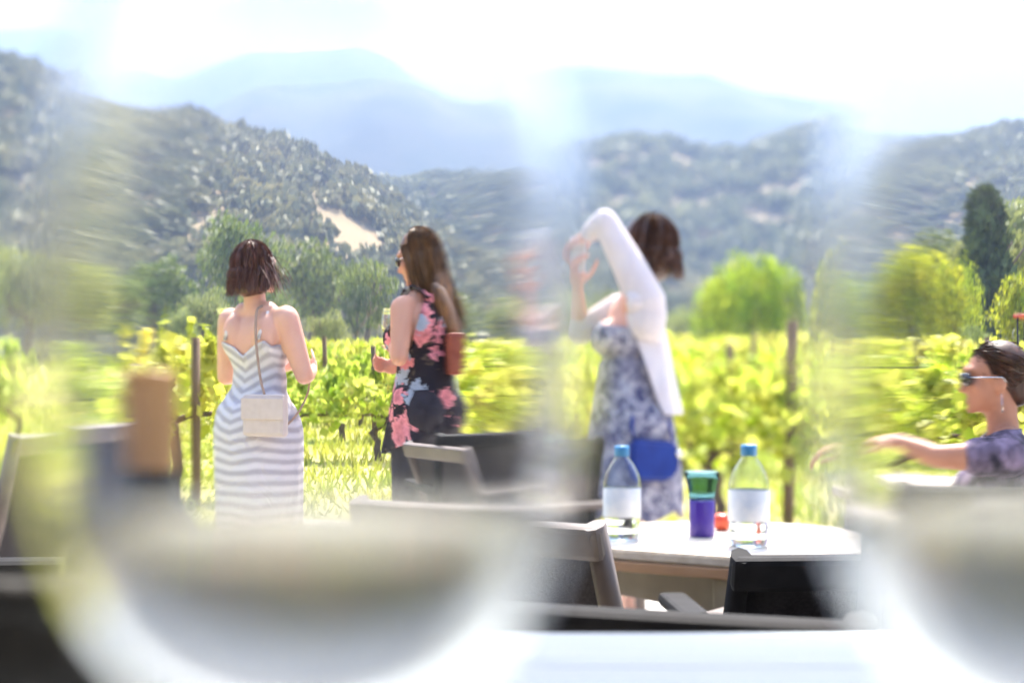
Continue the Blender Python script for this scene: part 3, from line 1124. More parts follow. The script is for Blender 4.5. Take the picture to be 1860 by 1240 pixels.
for a_, b_ in zip(cv, cv[1:]):
    for j in range(2):
        bmv.faces.new((a_[j], b_[j], b_[j + 1], a_[j + 1])).smooth = True
obj('added_valance', bmv, M['canvas'], aw)  # added low edge, keeps sky out of the refraction in the bowls
obj('front_bar', tube([(-2.8, -.03, 1.95), (2.8, -.03, 1.95)], .025, 10), M['taupe'], aw)
obj('rear_bar', tube([(-2.8, -5.15, 2.75), (2.8, -5.15, 2.75)], .025, 10), M['taupe'], aw)
for sx in (-1, 1):
    obj('post', tube([(sx * 2.75, -.03, 0), (sx * 2.75, -.03, 1.95)], .03, 10), M['taupe'], aw)
    obj('post', tube([(sx * 2.75, -5.15, 0), (sx * 2.75, -5.15, 2.75)], .03, 10), M['taupe'], aw)

M['added_screen'] = mat('dark taupe curtain', (0.075, 0.06, 0.05), 0.9, (0.10, 0.082, 0.07), 12)  # unseen side screens, added to darken what the bowls reflect
for sx in (-1, 1):
    bmv = bmesh.new()
    cv = [[bmv.verts.new((sx * 2.66 + .035 * math.sin(i * .8) * (.4 + .6 * (1 - v)), -.1 - 5.0 * i / 120, .04 + v * (1.86 + .80 * i / 120))) for v in (0, .33, .66, 1)] for i in range(121)]
    for a_, b_ in zip(cv, cv[1:]):
        for j in range(3):
            bmv.faces.new((a_[j], b_[j], b_[j + 1], a_[j + 1])).smooth = True
    bmesh.ops.solidify(bmv, geom=bmv.faces[:], thickness=.003)
    obj('added_side_screen', bmv, M['added_screen'], aw)

# unseen dark building, added behind the awning to darken reflections in the glasses
tr0 = empty('added_dark_building', aw.matrix_basis @ Vector((0, -5.35, 0)), aw.rotation_euler.z)
tag(tr0, 'unseen dark board-clad building with glazed door, added behind the awning to darken reflections', 'building')
M['clad'] = mat('dark stained boards', (0.045, 0.034, 0.028), 0.75, (0.07, 0.052, 0.042), 5, bump=0.2, stretch=(6, 6, .5))
M['dark_pane'] = mat('dark window pane', (0.012, 0.014, 0.016), 0.06, spec=0.6)
bme = bpy.data.meshes.new('board')
bmx = box((0, 0, 2.1), (.246, .03, 4.2), None, .003)
bmx.to_mesh(bme)
bmx.free()
bme.materials.append(M['clad'])
for k in range(56):
    obj('board', bme, None, tr0, (-7 + .25 * (k + .5), rr.uniform(-.003, .003), 0))
obj('wall', box((0, -2.03, 2.1), (14, 4.0, 4.19), None, .01), M['clad'], tr0)
obj('roof', box((0, -2.0, 4.3), (14.6, 4.7, .18), None, .02), M['taupe'], tr0)
dr_ = obj('door', box((0, .04, 1.08), (1.7, .05, 2.16), None, .006), M['dark_pane'], tr0)
obj('frame', box_bm(box_bm(box((-.9, .045, 1.1), (.1, .07, 2.2), None, .006), (.9, .045, 1.1), (.1, .07, 2.2), None, .006), (0, .046, 2.25), (1.9, .07, .1), None, .006), M['brown_wood'], dr_)
obj('handle', tube([(.1, .1, .95), (.1, .1, 1.25)], .012, 8), M['metal'], dr_)
for wx in (-4, -2.2, 2.2, 4):
    wn = obj('window', box((wx, .035, 1.6), (1.1, .04, 1.3), None, .004), M['dark_pane'], tr0)
    obj('frame', box_bm(box((wx, .045, .92), (1.25, .07, .08), None, .006), (wx, .045, 2.29), (1.25, .07, .08), None, .006), M['brown_wood'], wn)

# ------------------------------------------------------------------ glasses, bottles, tumbler


def wine_glass(name, label, loc, sc=1.0, t=.0019, fill=.038, stem=.145, n=96, group=None, nz=60, lens=0.0):
    """tall stemmed bowl, origin at the foot"""
    root = empty(name, loc)
    tag(root, label, 'wine glass', group)
    zs = [0, .0025, .009, .020, .035, .052, .070, .090, .107, .125, .148]
    rs = [0, .016, .029, .0385, .0445, .0475, .048, .0465, .0435, .0395, .0345]
    u = np.linspace(0, 1, nz)
    tt = np.linspace(0, len(zs) - 1, nz)
    zz = np.interp(tt, range(len(zs)), zs)
    ro = np.clip(spline(range(len(rs)), rs, tt), 0, 1)
    zo = spline(range(len(zs)), zs, tt)
    # offset inwards for the inner wall
    dz, dr = np.gradient(zo), np.gradient(ro)
    ln = np.hypot(dz, dr)
    nxr, nzr = -dz / ln, dr / ln
    th = np.full(nz, t)
    th += np.minimum(lens * (zo - .062)**2, .0008)   # blown bowl: thinnest at the waist
    th[-3:] *= .7
    ri = np.maximum(ro + nxr * th, 0)
    zi = zo + nzr * th
    ri[0] = 0
    zi[0] = zo[0] + t * 1.6
    so = stem
    prof = [(0, 0)] + [(.040, 0), (.0405, .0012), (.039, .0022), (.020, .005), (.008, .010), (.0042, .02), (.0036, so * .5), (.0040, so - .016), (.0065, so - .004)]
    prof += [(r_, so + z_) for r_, z_ in zip(ro[1:], zo[1:]) if z_ > .0008]
    mid = ((ro[-1] + ri[-1]) / 2, so + zo[-1] + t * .4)
    prof += [mid]
    prof += [(r_, so + z_) for r_, z_ in zip(ri[::-1], zi[::-1])]
    prof[-1] = (0, so + zi[0])
    # drop inner points that overlap the axis
    bm = lathe([(r_ * sc, z_ * sc) for r_, z_ in prof], n)
    obj('bowl', bm, M['glass'], root)
    # wine: follows the inner wall with a hair of clearance, flat surface with a meniscus
    k = np.where((zi < fill) & (ri > .004))[0]
    g = .00012
    wp = [(0, zi[0] + g)] + [(ri[j] - g, zi[j] + g * .4) for j in k]
    rf = float(np.interp(fill, zi[1:], ri[1:])) - g
    wp += [(rf, fill), (rf - .0012, fill - .0008), (rf - .004, fill - .0013), (0, fill - .0014)]
    obj('wine', lathe([(r_ * sc, (so + z_) * sc) for r_, z_ in wp], n), M['wine'], root)
    return root


GD = .251
g1 = P(568, 680, GD)
wine_glass('wine_glass', 'large tall-stemmed wine glass with a little white wine, beside the wine bottle', (g1.x, GD, OTZ), fill=.0362, stem=.148, t=.0013, lens=.12)
g2 = P(1965, 680, GD)
wine_glass('wine_glass', 'large wine glass with white wine on the plank table towards the seated woman', (g2.x, GD - .004, OTZ), fill=.0395, stem=.146, t=.0013, lens=.12)


def wine_bottle(loc, label):
    root = empty('wine_bottle', loc)
    root.scale = (1.25, 1.25, 1)
    tag(root, label, 'bottle')
    obj('body', lathe([(0, .004), (.026, .0), (.033, .003), (.034, .01), (.034, .088), (.0325, .102), (.027, .118), (.019, .132), (.0155, .145), (.0145, .16), (.0145, .209), (0, .209)], 40), M['bottle_glass'], root)
    obj('capsule', lathe([(.0150, .147), (.0152, .149), (.0152, .200), (.0158, .201), (.0158, .209), (.0150, .212), (0, .2125)], 40), M['capsule'], root)
    return root


bp_ = P(236, 680, .84)
wine_bottle((bp_.x, .84, OTZ), 'small dark wine bottle with brown foil capsule on the white plank table')


def water_bottle(loc, label, sc=1.0, rz=0.0):
    root = empty('water_bottle', loc, rz)
    root.scale = (sc, sc, sc)
    tag(root, label, 'bottle', None)
    pr = [(0, .006), (.020, .006), (.030, .0), (.0385, .004), (.040, .012)]
    for k in range(4):
        z0 = .018 + k * .02
        pr += [(.040, z0), (.0385, z0 + .006), (.040, z0 + .012)]
    pr += [(.040, .118), (.0395, .130), (.035, .145), (.026, .162), (.017, .174), (.0135, .179), (.0135, .188)]
    outer = pr
    inner = [(max(r_ - .0008, 0), z_ + (.0008 if i < 3 else 0)) for i, (r_, z_) in enumerate(pr)]
    obj('body', lathe(outer + [(.0127, .188)] + inner[::-1][1:], 36), M['plastic_clear'], root)
    wpr = [(max(r_ - .0012, 0), z_ + .0012) for r_, z_ in pr if z_ < .115] + [(.0386, .112), (0, .112)]
    obj('water', lathe(wpr, 36), M['water'], root)
    obj('label', lathe([(.0404, .052), (.0408, .053), (.0408, .112), (.0404, .113)], 36), M['label_white'], root)
    obj('cap', lathe([(.0145, .180), (.0160, .181), (.0160, .199), (.0150, .202), (0, .2022)], 28), M['cap_blue'], root)
    return root


wb1 = P(1125, 954, 3.22)
water_bottle((P(1125, 680, 3.12).x, 3.05, TBZ), 'clear water bottle with blue cap by the taupe chair, in front of the blue bag', 1.0)
water_bottle((P(1363, 680, 2.92).x, 2.94, TBZ), 'clear water bottle with blue cap next to the purple tumbler', 1.04, .7)

tr_ = empty('tumbler', (P(1277, 680, 3.1).x, 3.12, TBZ))
tag(tr_, 'tapered tumbler, purple below and clear teal above, between the water bottles', 'tumbler')
obj('base', lathe([(0, .002), (.026, 0), (.0285, .004), (.0275, .03), (.0285, .078), (.0275, .080), (0, .0805)], 32), M['purple'], tr_)
obj('upper_cup', lathe([(.0283, .0812), (.030, .10), (.035, .125), (.040, .142), (.0385, .142), (.0335, .125), (.0285, .10), (.0268, .0824), (0, .0822)], 32), M['teal_clear'], tr_)
# red fruit behind the bottle
bm = lathe([(0, .003), (.010, 0), (.019, .008), (.0225, .020), (.020, .033), (.012, .039), (.004, .0365), (0, .035)], 24)
tm = obj('tomato', bm, mat('tomato skin', (0.55, 0.07, 0.035), 0.3, (0.62, 0.12, 0.05), 20), None, (P(1316, 680, 3.2).x, 3.24, TBZ))
tag(tm, 'small round red tomato lying behind the water bottles', 'tomato')
obj('stalk', tube([(0, 0, .034), (.002, 0, .046)], [.0025, .0015], 6), M['leaf_dark'], tm)

# ------------------------------------------------------------------ people


def ell_bm(bm, c, s, rot=None):
    r = bmesh.ops.create_icosphere(bm, subdivisions=3, radius=1.0)
    mt = Matrix.Translation(c) @ (rot.to_4x4() if rot is not None else Matrix.Identity(4)) @ Matrix.Diagonal((*s, 1))
    bmesh.ops.transform(bm, matrix=mt, verts=r['verts'])


def cone_bm(bm, p0, r0, p1, r1):
    p0, p1 = Vector(p0), Vector(p1)
    d = p1 - p0
    n = 5
    pts, rad = [], []
    L = d.length
    u = d / L
    for k in range(4):
        a = PI / 2 * (1 - k / 4)
        pts.append(p0 - u * r0 * math.sin(a))
        rad.append(max(r0 * math.cos(a), r0 * .05))
    for k in range(n + 1):
        pts.append(p0.lerp(p1, k / n))
        rad.append(r0 + (r1 - r0) * k / n)
    for k in range(1, 5):
        a = PI / 2 * k / 4
        pts.append(p1 + u * r1 * math.sin(a))
        rad.append(max(r1 * math.cos(a), r1 * .05))
    tube_bm(bm, pts, rad, 14)


def prims_mesh(name, prims, voxel=.008, smooth=5):
    """many overlapping volumes fused into one continuous skin"""
    bm = bmesh.new()
    for p in prims:
        if p[0] == 'c':
            cone_bm(bm, *p[1:])
        else:
            ell_bm(bm, *p[1:])
    me = bpy.data.meshes.new(name)
    bm.to_mesh(me)
    bm.free()
    o = bpy.data.objects.new(name, me)
    COL.objects.link(o)
    a = o.modifiers.new('r', 'REMESH')
    a.mode = 'VOXEL'
    a.voxel_size = voxel
    b = o.modifiers.new('s', 'SMOOTH')
    b.factor = .5
    b.iterations = smooth
    dg = bpy.context.evaluated_depsgraph_get()
    ev = o.evaluated_get(dg)
    out = bpy.data.meshes.new_from_object(ev)
    out.name = name
    bpy.data.objects.remove(o)
    bpy.data.meshes.remove(me)
    out.polygons.foreach_set('use_smooth', np.ones(len(out.polygons), bool))
    return out


def torso_prims(dz=0.0, wide=1.0, hip=1.0):
    z = dz
    return [('e', (0, .0, 1.20 + z), (.142 * wide, .098, .165)), ('e', (0, .012, 1.03 + z), (.122 * wide, .092, .15)), ('e', (0, -.005, .89 + z), (.165 * hip, .118, .15)),
            ('c', (-.145 * wide, -.005, 1.315 + z), .052, (.145 * wide, -.005, 1.315 + z), .052), ('c', (-.075, -.012, 1.345 + z), .05, (.075, -.012, 1.345 + z), .05),
            ('e', (-.072 * wide, .085, 1.185 + z), (.070, .062, .068)), ('e', (.072 * wide, .085, 1.185 + z), (.070, .062, .068)),
            ('e', (-.078 * hip, -.06, .86 + z), (.088, .085, .10)), ('e', (.078 * hip, -.06, .86 + z), (.088, .085, .10)),
            ('e', (-.08 * wide, -.055, 1.24 + z), (.07, .05, .10)), ('e', (.08 * wide, -.055, 1.24 + z), (.07, .05, .10))]


def head_prims(hc, neck, rot):
    """rot turns the head about its centre; face towards local +Y"""
    q = lambda v: Vector(hc) + rot @ Vector(v)
    E = lambda v, s: ('e', q(v), s, rot)
    out = [E((0, -.012, .025), (.074, .092, .088)), E((0, .015, -.025), (.062, .072, .085)), E((0, .040, -.070), (.042, .042, .034)),
           E((0, .030, -.045), (.056, .055, .045)), E((0, .074, .032), (.052, .018, .016)), E((0, .078, -.062), (.024, .012, .007)), E((0, .077, -.073), (.021, .012, .007)),
           E((0, .074, -.094), (.020, .016, .014)), E((-.038, .066, -.018), (.020, .016, .018)), E((.038, .066, -.018), (.020, .016, .018)),
           ('c', q((0, .082, .016)), .007, q((0, .103, -.030)), .011), E((0, .094, -.034), (.015, .012, .008)),
           E((-.076, -.012, -.012), (.009, .018, .030)), E((.076, -.012, -.012), (.009, .018, .030)), E((-.074, -.008, -.036), (.007, .010, .010)), E((.074, -.008, -.036), (.007, .010, .010)),
           ('c', Vector(neck), .055, q((0, -.025, -.055)), .050)]
    return out


def hand_prims(w, d, nrm, curl=.5, side=1, sc=1.0):
    """wrist w, pointing d, palm facing nrm; thumb leaves on 'side'"""
    d = Vector(d).normalized()
    nrm = Vector(nrm)
    nrm = (nrm - d * nrm.dot(d)).normalized()
    x = d.cross(nrm).normalized() * side
    w = Vector(w)
    rot = Matrix((x, d, nrm)).transposed()
    out = [('e', w + d * .045 * sc, (.038 * sc, .050 * sc, .016 * sc), rot), ('c', w - d * .01, .024 * sc, w + d * .03 * sc, .022 * sc)]
    for k, (off, L) in enumerate(((.030, .078), (.010, .088), (-.010, .082), (-.028, .064))):
        p = w + d * .085 * sc + x * off * sc
        ang = .15
        seg = [(.45, .0088), (.32, .0080), (.23, .0072)]
        for f, rd in seg:
            ang += curl * .75
            dd = d * math.cos(ang) + nrm * math.sin(ang) + x * off * .6
            q_ = p + dd.normalized() * L * f * sc
            out.append(('c', p, rd * sc * 1.05, q_, rd * sc * .95))
            p = q_
    p = w + d * .022 * sc + x * .030 * sc
    for ang, L, rd in ((.9, .038, .0115), (.55, .032, .010), (.35, .026, .0085)):
        dd = d * math.cos(ang) + x * math.sin(ang) + nrm * .45 * curl
        q_ = p + dd.normalized() * L * sc
        out.append(('c', p, rd * sc, q_, rd * .93 * sc))
        p = q_
    return out


def arm_prims(sh, el, wr, r0=.046, r1=.036, r2=.024):
    sh, el, wr = Vector(sh), Vector(el), Vector(wr)
    m = sh.lerp(el, .4)
    f = el.lerp(wr, .3)
    return [('c', sh, r0 * 1.12, m, r0), ('c', m, r0, el, r1), ('c', el, r1, f, r1 * 1.02), ('c', f, r1 * 1.02, wr, r2)]


def leg_prims(sx, hipz, knee, ankle, toe, hip=None):
    hp = Vector(hip) if hip else Vector((sx * .085, 0, hipz))
    kn, an = Vector(knee), Vector(ankle)
    cf = kn.lerp(an, .3) + Vector((0, -.012, 0))
    return [('c', hp, .092, hp.lerp(kn, .55), .074), ('c', hp.lerp(kn, .55), .074, kn, .054), ('c', kn, .052, cf, .053), ('c', cf, .053, an, .034), ('c', an, .036, Vector(toe), .026)]


def shell(bvh, ztop, zbot, offset, th0=0.0, th1=2 * PI, nth=96, nz=60, minr=None, axis=(0, 0), thick=.003):
    """a garment: a sheet standing off the body, its hem heights given per angle; minr(z, th) lets it hang free"""
    closed = abs(th1 - th0 - 2 * PI) < 1e-6
    bm = bmesh.new()
    grid = []
    cnt = nth if closed else nth + 1
    for i in range(cnt):
        th = th0 + (th1 - th0) * i / nth
        d = Vector((math.cos(th), math.sin(th), 0))
        zt, zb = ztop(th), zbot(th)
        col = []
        for j in range(nz + 1):
            z = zb + (zt - zb) * j / nz
            o = Vector((axis[0], axis[1], z))
            hit = bvh.ray_cast(o + d * .8, -d, .8)
            r_ = (.8 - hit[3]) + offset if hit[0] is not None else .05
            if minr:
                r_ = max(r_, minr(z, th))
            col.append(r_)
        grid.append((d, zt, zb, col))
    Rr = np.array([g[3] for g in grid])
    for _ in range(3):
        Rr[:, 1:-1] = np.maximum(.25 * Rr[:, :-2] + .5 * Rr[:, 1:-1] + .25 * Rr[:, 2:], Rr[:, 1:-1] - .002)
    vs = []
    for i, (d, zt, zb, _) in enumerate(grid):
        vs.append([bm.verts.new(Vector((axis[0], axis[1], 0)) + d * Rr[i, j] + Vector((0, 0, zb + (zt - zb) * j / nz))) for j in range(nz + 1)])
    for i in range(cnt if closed else cnt - 1):
        k = (i + 1) % cnt
        for j in range(nz):
            bm.faces.new((vs[i][j], vs[k][j], vs[k][j + 1], vs[i][j + 1])).smooth = True
    bmesh.ops.recalc_face_normals(bm, faces=bm.faces)
    bmesh.ops.solidify(bm, geom=bm.faces[:], thickness=-thick)
    return bm


def bvh_of(prims):
    me = prims_mesh('tmp', prims, .012, 4)
    bm = bmesh.new()
    bm.from_mesh(me)
    t = BVHTree.FromBMesh(bm)
    bm.free()
    bpy.data.meshes.remove(me)
    return t


def strands(paths, w0, r):
    """thin ribbons along each path (k points)"""
    Vs, Fs, off = [], [], 0
    for p in paths:
        p = np.asarray(p)
        d = np.gradient(p, axis=0)
        s = np.cross(d, r.normal(size=3) * .3 + np.array([p[0, 0] * 4, p[0, 1] * 4, 0]))
        s /= np.linalg.norm(s, axis=1)[:, None] + 1e-9
        w_ = w0 * np.linspace(1, .25, len(p))[:, None] * r.uniform(.6, 1.3)
        V = np.stack([p - s * w_, p + s * w_], 1).reshape(-1, 3)
        k = np.arange(len(p) - 1) * 2
        F = np.stack([k, k + 1, k + 3, k + 2], 1)
        Vs.append(V)
        Fs.append(F + off)
        off += len(V)
    return np.concatenate(Vs), np.concatenate(Fs)


def hair_mesh(core, paths, w0, seed):
    """core volumes plus loose locks in one mesh"""
    r = np.random.default_rng(seed)
    me = prims_mesh('hair', core, .009, 5)
    V, F = strands(paths, w0, r)
    bm = bmesh.new()
    bm.from_mesh(me)
    vs = [bm.verts.new(v) for v in V]
    for f in F:
        bm.faces.new([vs[i] for i in f]).smooth = True
    bpy.data.meshes.remove(me)
    return bm


class Pose:
    """turns photo positions into the person's own coordinates"""

    def __init__(s, px, Y, rz, z=0.0, sc=1.0):
        s.loc = Vector((P(px, 680, Y).x, Y, z))
        s.Y = Y
        s.rz = rz
        s.sc = sc
        s.inv = (Matrix.Translation(s.loc) @ Matrix.Rotation(rz, 4, 'Z') @ Matrix.Scale(sc, 4)).inverted()

    def __call__(s, px, py, dy=0.0):
        return s.inv @ P(px, py, s.Y + dy)


def person(label, pose, group=None):
    t = empty('person', pose.loc, pose.rz)
    t.scale = (pose.sc,) * 3
    return tag(t, label, 'person', group)


def cap_paths(hc, rot, rad, n, r, length, front=.55, sway=(0, 0, 0), curl=.01, out=1.03, drop=None):
    """locks combed from the parting over the skull, then hanging"""
    ps = []
    for _ in range(n):
        a = r.uniform(-PI - .0, 0) if r.random() < .8 else r.choice([r.uniform(0, front), r.uniform(PI - front, PI)])
        ph = np.linspace(.08, PI * .52, 9)
        L = length * r.uniform(.75, 1.05)
        pts = []
        for k in ph:
            v = Vector((math.cos(a) * math.sin(k) * rad[0], math.sin(a) * math.sin(k) * rad[1], math.cos(k) * rad[2])) * out * r.uniform(.995, 1.015)
            pts.append(Vector(hc) + rot @ v)
        e = pts[-1]
        o_ = Vector((math.cos(a) * .012, math.sin(a) * .012, 0))
        sw = Vector(sway) * r.uniform(.4, 1.3)
        ph0 = r.uniform(0, 6)
        for k in np.linspace(.12, 1, 9):
            dr = drop(a) if drop else o_
            pts.append(e + Vector((0, 0, -L * k)) + Vector(dr) * k + sw * k * k + Vector((curl * math.sin(ph0 + 5 * k), curl * math.cos(ph0 + 4 * k), 0)))
        ps.append([tuple(p) for p in pts])
    return ps


def standin_bag(name, label, loc, size, rz):
    """slouchy leather pouch with a zip and a short wrist loop"""
    t = empty(name, loc, rz)
    tag(t, label, 'handbag')
    w_, d_, h_ = size
    prims = [('e', (0, 0, h_ * .42), (w_ * .50, d_ * .50, h_ * .44)), ('c', (-w_ * .36, 0, h_ * .16), h_ * .16, (w_ * .36, 0, h_ * .16), h_ * .16),
             ('c', (-w_ * .40, 0, h_ * .86), h_ * .13, (w_ * .40, 0, h_ * .86), h_ * .13), ('c', (-w_ * .40, 0, h_ * .5), h_ * .14, (w_ * .40, 0, h_ * .5), h_ * .14),
             ('c', (-w_ * .40, 0, h_ * .2), h_ * .14, (-w_ * .40, 0, h_ * .86), h_ * .12), ('c', (w_ * .40, 0, h_ * .2), h_ * .14, (w_ * .40, 0, h_ * .86), h_ * .12)]
    obj('pouch', prims_mesh('pouch', prims, .004, 5), M['black_leather'], t)
    obj('zip', tube([(-w_ * .40, 0, h_ * .99), (w_ * .40, 0, h_ * .99)], .0025, 6), M['rubber'], t)
    obj('wrist_loop', tube([(w_ * .5, 0, h_ * .8), (w_ * .62, -.01, h_ * .5), (w_ * .60, -.02, h_ * .1), (w_ * .50, -.02, h_ * .04)], .004, 6), M['black_leather'], t)
    return t


M['black_leather'] = mat('black leather', (0.010, 0.009, 0.009), 0.6, (0.016, 0.014, 0.013), 60, bump=0.2)  # both bags are added, standing in for unidentified dark shapes
standin_bag('handbag', 'black bag added as stand-in for an unidentified dark shape behind the glass by the seated woman', (P(2060, 680, .62).x, .62, OTZ), (.17, .07, .160), R(5))
standin_bag('pouch', 'small black pouch added as stand-in for an unidentified dark shape beside the wine bottle', (P(35, 680, .70).x, .70, OTZ), (.130, .055, .112), R(-4))

# ---- woman in the striped dress
ps1 = Pose(458, 6.05, R(-32), sc=1.0)
w1 = person('woman with brown bob in a long grey and white chevron dress, back turned', ps1)
hr = Euler((R(4), 0, R(-14))).to_matrix()
hc = Vector((.0, -.005, 1.555))
tp_ = torso_prims(.015, 1.14, 1.16)
shR, elR, wrR = Vector((.175, .0, 1.325)), Vector((.245, .045, 1.075)), Vector((.10, .275, 1.10))
shL, elL, wrL = Vector((-.175, .0, 1.325)), Vector((-.235, .03, 1.07)), Vector((-.12, .26, 1.12))
bp1 = tp_ + head_prims(hc, (0, -.012, 1.35), hr) + arm_prims(shR, elR, wrR, .056, .042, .026) + arm_prims(shL, elL, wrL, .056, .042, .026)
bp1 += hand_prims(wrR, (-.5, .8, .1), (-.7, -.5, .2), .9, 1) + hand_prims(wrL, (.5, .8, .1), (.7, -.5, .2), .9, -1)
for s in (-1, 1):
    bp1 += leg_prims(s, .84, (s * .09, .02, .47), (s * .095, -.01, .09), (s * .11, .13, .03))
obj('body', prims_mesh('body', bp1), M['skin_fair'], w1)
bv = bvh_of(tp_ + [p for s in (-1, 1) for p in leg_prims(s, .84, (s * .09, .02, .47), (s * .095, -.01, .09), (s * .11, .13, .03))[:4]])


def top1(th):
    back = math.sin(th)            # -1 at the back
    c_ = abs(math.cos(th))
    if back < 0:
        return 1.165 + .085 * c_**1.2 - .035 * float(np.clip((c_ - .8) / .1, 0, 1))
    return 1.215 + .03 * c_ - .02 * back


def skirt1(z, th):
    if z > .95:
        return 0
    a, b_ = (.222, .192) if z > .7 else (.222 - .035 * (.7 - z) / .65, .192 + .0 * (.7 - z))
    k = sstep(.97, .80, z) if False else float(np.clip((.97 - z) / .17, 0, 1))
    fold = 1 + (.05 * float(np.clip((.85 - z) / .5, 0, 1))) * math.sin(th * 9 + 2 * math.sin(th * 2)) * (1 + .4 * math.sin(z * 6 + th))
    rr_ = a * b_ / math.hypot(b_ * math.cos(th), a * math.sin(th))
    return rr_ * fold * (.70 + .30 * k * (2 - k))


dr1 = obj('dress', shell(bv, top1, lambda th: .045, .007, nz=110, nth=120, minr=skirt1), M['chevron'], w1)
for s in (-1, 1):
    pts = [Vector((s * .105, -.112, 1.235)), Vector((s * .106, -.088, 1.30)), Vector((s * .105, -.05, 1.358)), Vector((s * .103, -.005, 1.372)), Vector((s * .10, .04, 1.355)), Vector((s * .095, .10, 1.27)), Vector((s * .09, .135, 1.225))]
    obj('shoulder_strap', tube(pts, .011, 8, squash=(1, .5)), M['chevron'], dr1)
r_ = np.random.default_rng(3)
core = [('e', hc + hr @ Vector((0, -.022, .030)), (.092, .104, .100), hr), ('e', hc + hr @ Vector((0, -.045, -.035)), (.094, .080, .095), hr),
        ('e', hc + hr @ Vector((-.055, -.02, -.055)), (.042, .070, .075), hr), ('e', hc + hr @ Vector((.055, -.025, -.045)), (.040, .062, .070), hr)]
pa = cap_paths(hc + hr @ Vector((0, -.025, .02)), hr, (.096, .108, .112), 900, r_, .125, .7, (.012, 0, 0), .008)
fly = []
for k in range(60):
    s0 = hc + hr @ Vector((.075, .02 * r_.normal(), .07 * r_.random()))
    d_ = Vector((.085 + .05 * r_.random(), -.015 + .03 * r_.normal(), -.03 - .09 * r_.random()))
    fly.append([tuple(s0 + d_ * t + Vector((0, 0, -.05 * t * t + .012 * math.sin(3 * t + k)))) for t in np.linspace(0, 1, 9)])
obj('hair', hair_mesh(core, pa + fly, .0024, 4), M['hair_brown'], w1)

# her bag with its long strap
bz = ps1(510, 745, -.28)
bag = empty('handbag', (Matrix.Translation(ps1.loc) @ Matrix.Rotation(ps1.rz, 4, 'Z')) @ Vector((.205, -.175, .90)), ps1.rz + R(12))
tag(bag, 'flat beige shoulder bag hanging at the hip of the striped dress', 'handbag')
obj('pouch', box((0, 0, .0), (.215, .05, .185), None, .018), M['bag_beige'], bag)
obj('flap', box((0, -.028, .03), (.218, .008, .095), None, .004), M['bag_beige'], bag)
sp = []
for p in [(-.155, .055, .04), (-.195, .07, .22), (-.185, .075, .40), (-.15, .105, .545), (-.125, .15, .60), (-.08, .22, .60), (.0, .33, .48), (.08, .36, .25), (.12, .25, .10), (.105, .05, .04)]:
    sp.append(Vector(p))
# strap runs over the shoulder: spline through points on the back and chest
back_pts = [ps1(472, 720, -.26), ps1(464, 690, -.22), ps1(457, 640, -.19), ps1(454, 600, -.165), ps1(455, 570, -.14), ps1(460, 551, -.11)]
front_pts = [Vector((.075, .0, 1.385)), Vector((.08, .07, 1.33)), Vector((.12, .165, 1.20)), Vector((.19, .15, 1.05)), Vector((.215, .05, .92)), Vector((.215, -.08, .83))]
mi = bag.matrix_basis.inverted() @ (Matrix.Translation(ps1.loc) @ Matrix.Rotation(ps1.rz, 4, 'Z'))
pts = [mi @ p for p in back_pts + front_pts]
fine = []
for i in range(len(pts) - 1):
    p0, p1, p2, p3 = pts[max(i - 1, 0)], pts[i], pts[i + 1], pts[min(i + 2, len(pts) - 1)]
    for t in (0, .33, .66):
        fine.append(.5 * ((2 * p1) + (p2 - p0) * t + (2 * p0 - 5 * p1 + 4 * p2 - p3) * t * t + (3 * p1 - p0 - 3 * p2 + p3) * t**3))
fine.append(pts[-1])
obj('strap', tube(fine, .0065, 7, squash=(1, .5)), M['strap_tan'], bag)

# ---- woman in the flowered black outfit
ps2 = Pose(797, 6.05, R(52), sc=1.05)
w2 = person('long-haired woman in a black outfit with pink flowers, holding a wine glass', ps2)
hr = Euler((R(-16), 0, R(24))).to_matrix()
hc = Vector((.0, .045, 1.535))
tp_ = torso_prims(.0, 1.04, 1.06)
glass_at = ps2(721, 588, .12)
wrL = ps2(728, 616, .02)
shL, elL = Vector((-.160, -.0, 1.305)), ps2(742, 648, -.22)
shR, elR, wrR = Vector((.160, .0, 1.305)), Vector((.215, .02, 1.04)), Vector((.10, .25, 1.06))
bp2 = tp_ + head_prims(hc, (0, -.008, 1.33), hr) + arm_prims(shL, elL, wrL, .050, .037, .024) + arm_prims(shR, elR, wrR, .048, .036, .024)
hd = (glass_at - wrL).normalized()
bp2 += hand_prims(wrL, hd, (.6, .3, .2), .75, -1) + hand_prims(wrR, (-.5, .8, .1), (-.7, -.5, .2), .8, 1)
for s in (-1, 1):
    bp2 += leg_prims(s, .84, (s * .085, .02, .47), (s * .09, -.01, .09), (s * .10, .13, .03))
obj('body', prims_mesh('body', bp2), M['skin'], w2)
legs2 = [p for s in (-1, 1) for p in leg_prims(s, .84, (s * .085, .02, .47), (s * .09, -.01, .09), (s * .10, .13, .03))[:4]]
bv = bvh_of(tp_ + legs2 + [('c', (0, -.01, 1.33), .056, (0, .01, 1.44), .05)])


def top2(th):
    c_ = abs(math.cos(th))
    return 1.375 - .235 * float(np.clip((c_ - .80) / .18, 0, 1))**.8 if math.sin(th) < .2 else 1.30 - .16 * float(np.clip((c_ - .7) / .25, 0, 1))


def tunic2(z, th):
    if z > 1.12:
        return 0
    k = (1.12 - z) / .5
    a, b_ = .13 + .085 * k, .115 + .085 * k
    fold = 1 + .06 * k * math.sin(th * 8 + 1.5 * math.sin(th * 3))
    return a * b_ / math.hypot(b_ * math.cos(th), a * math.sin(th)) * fold


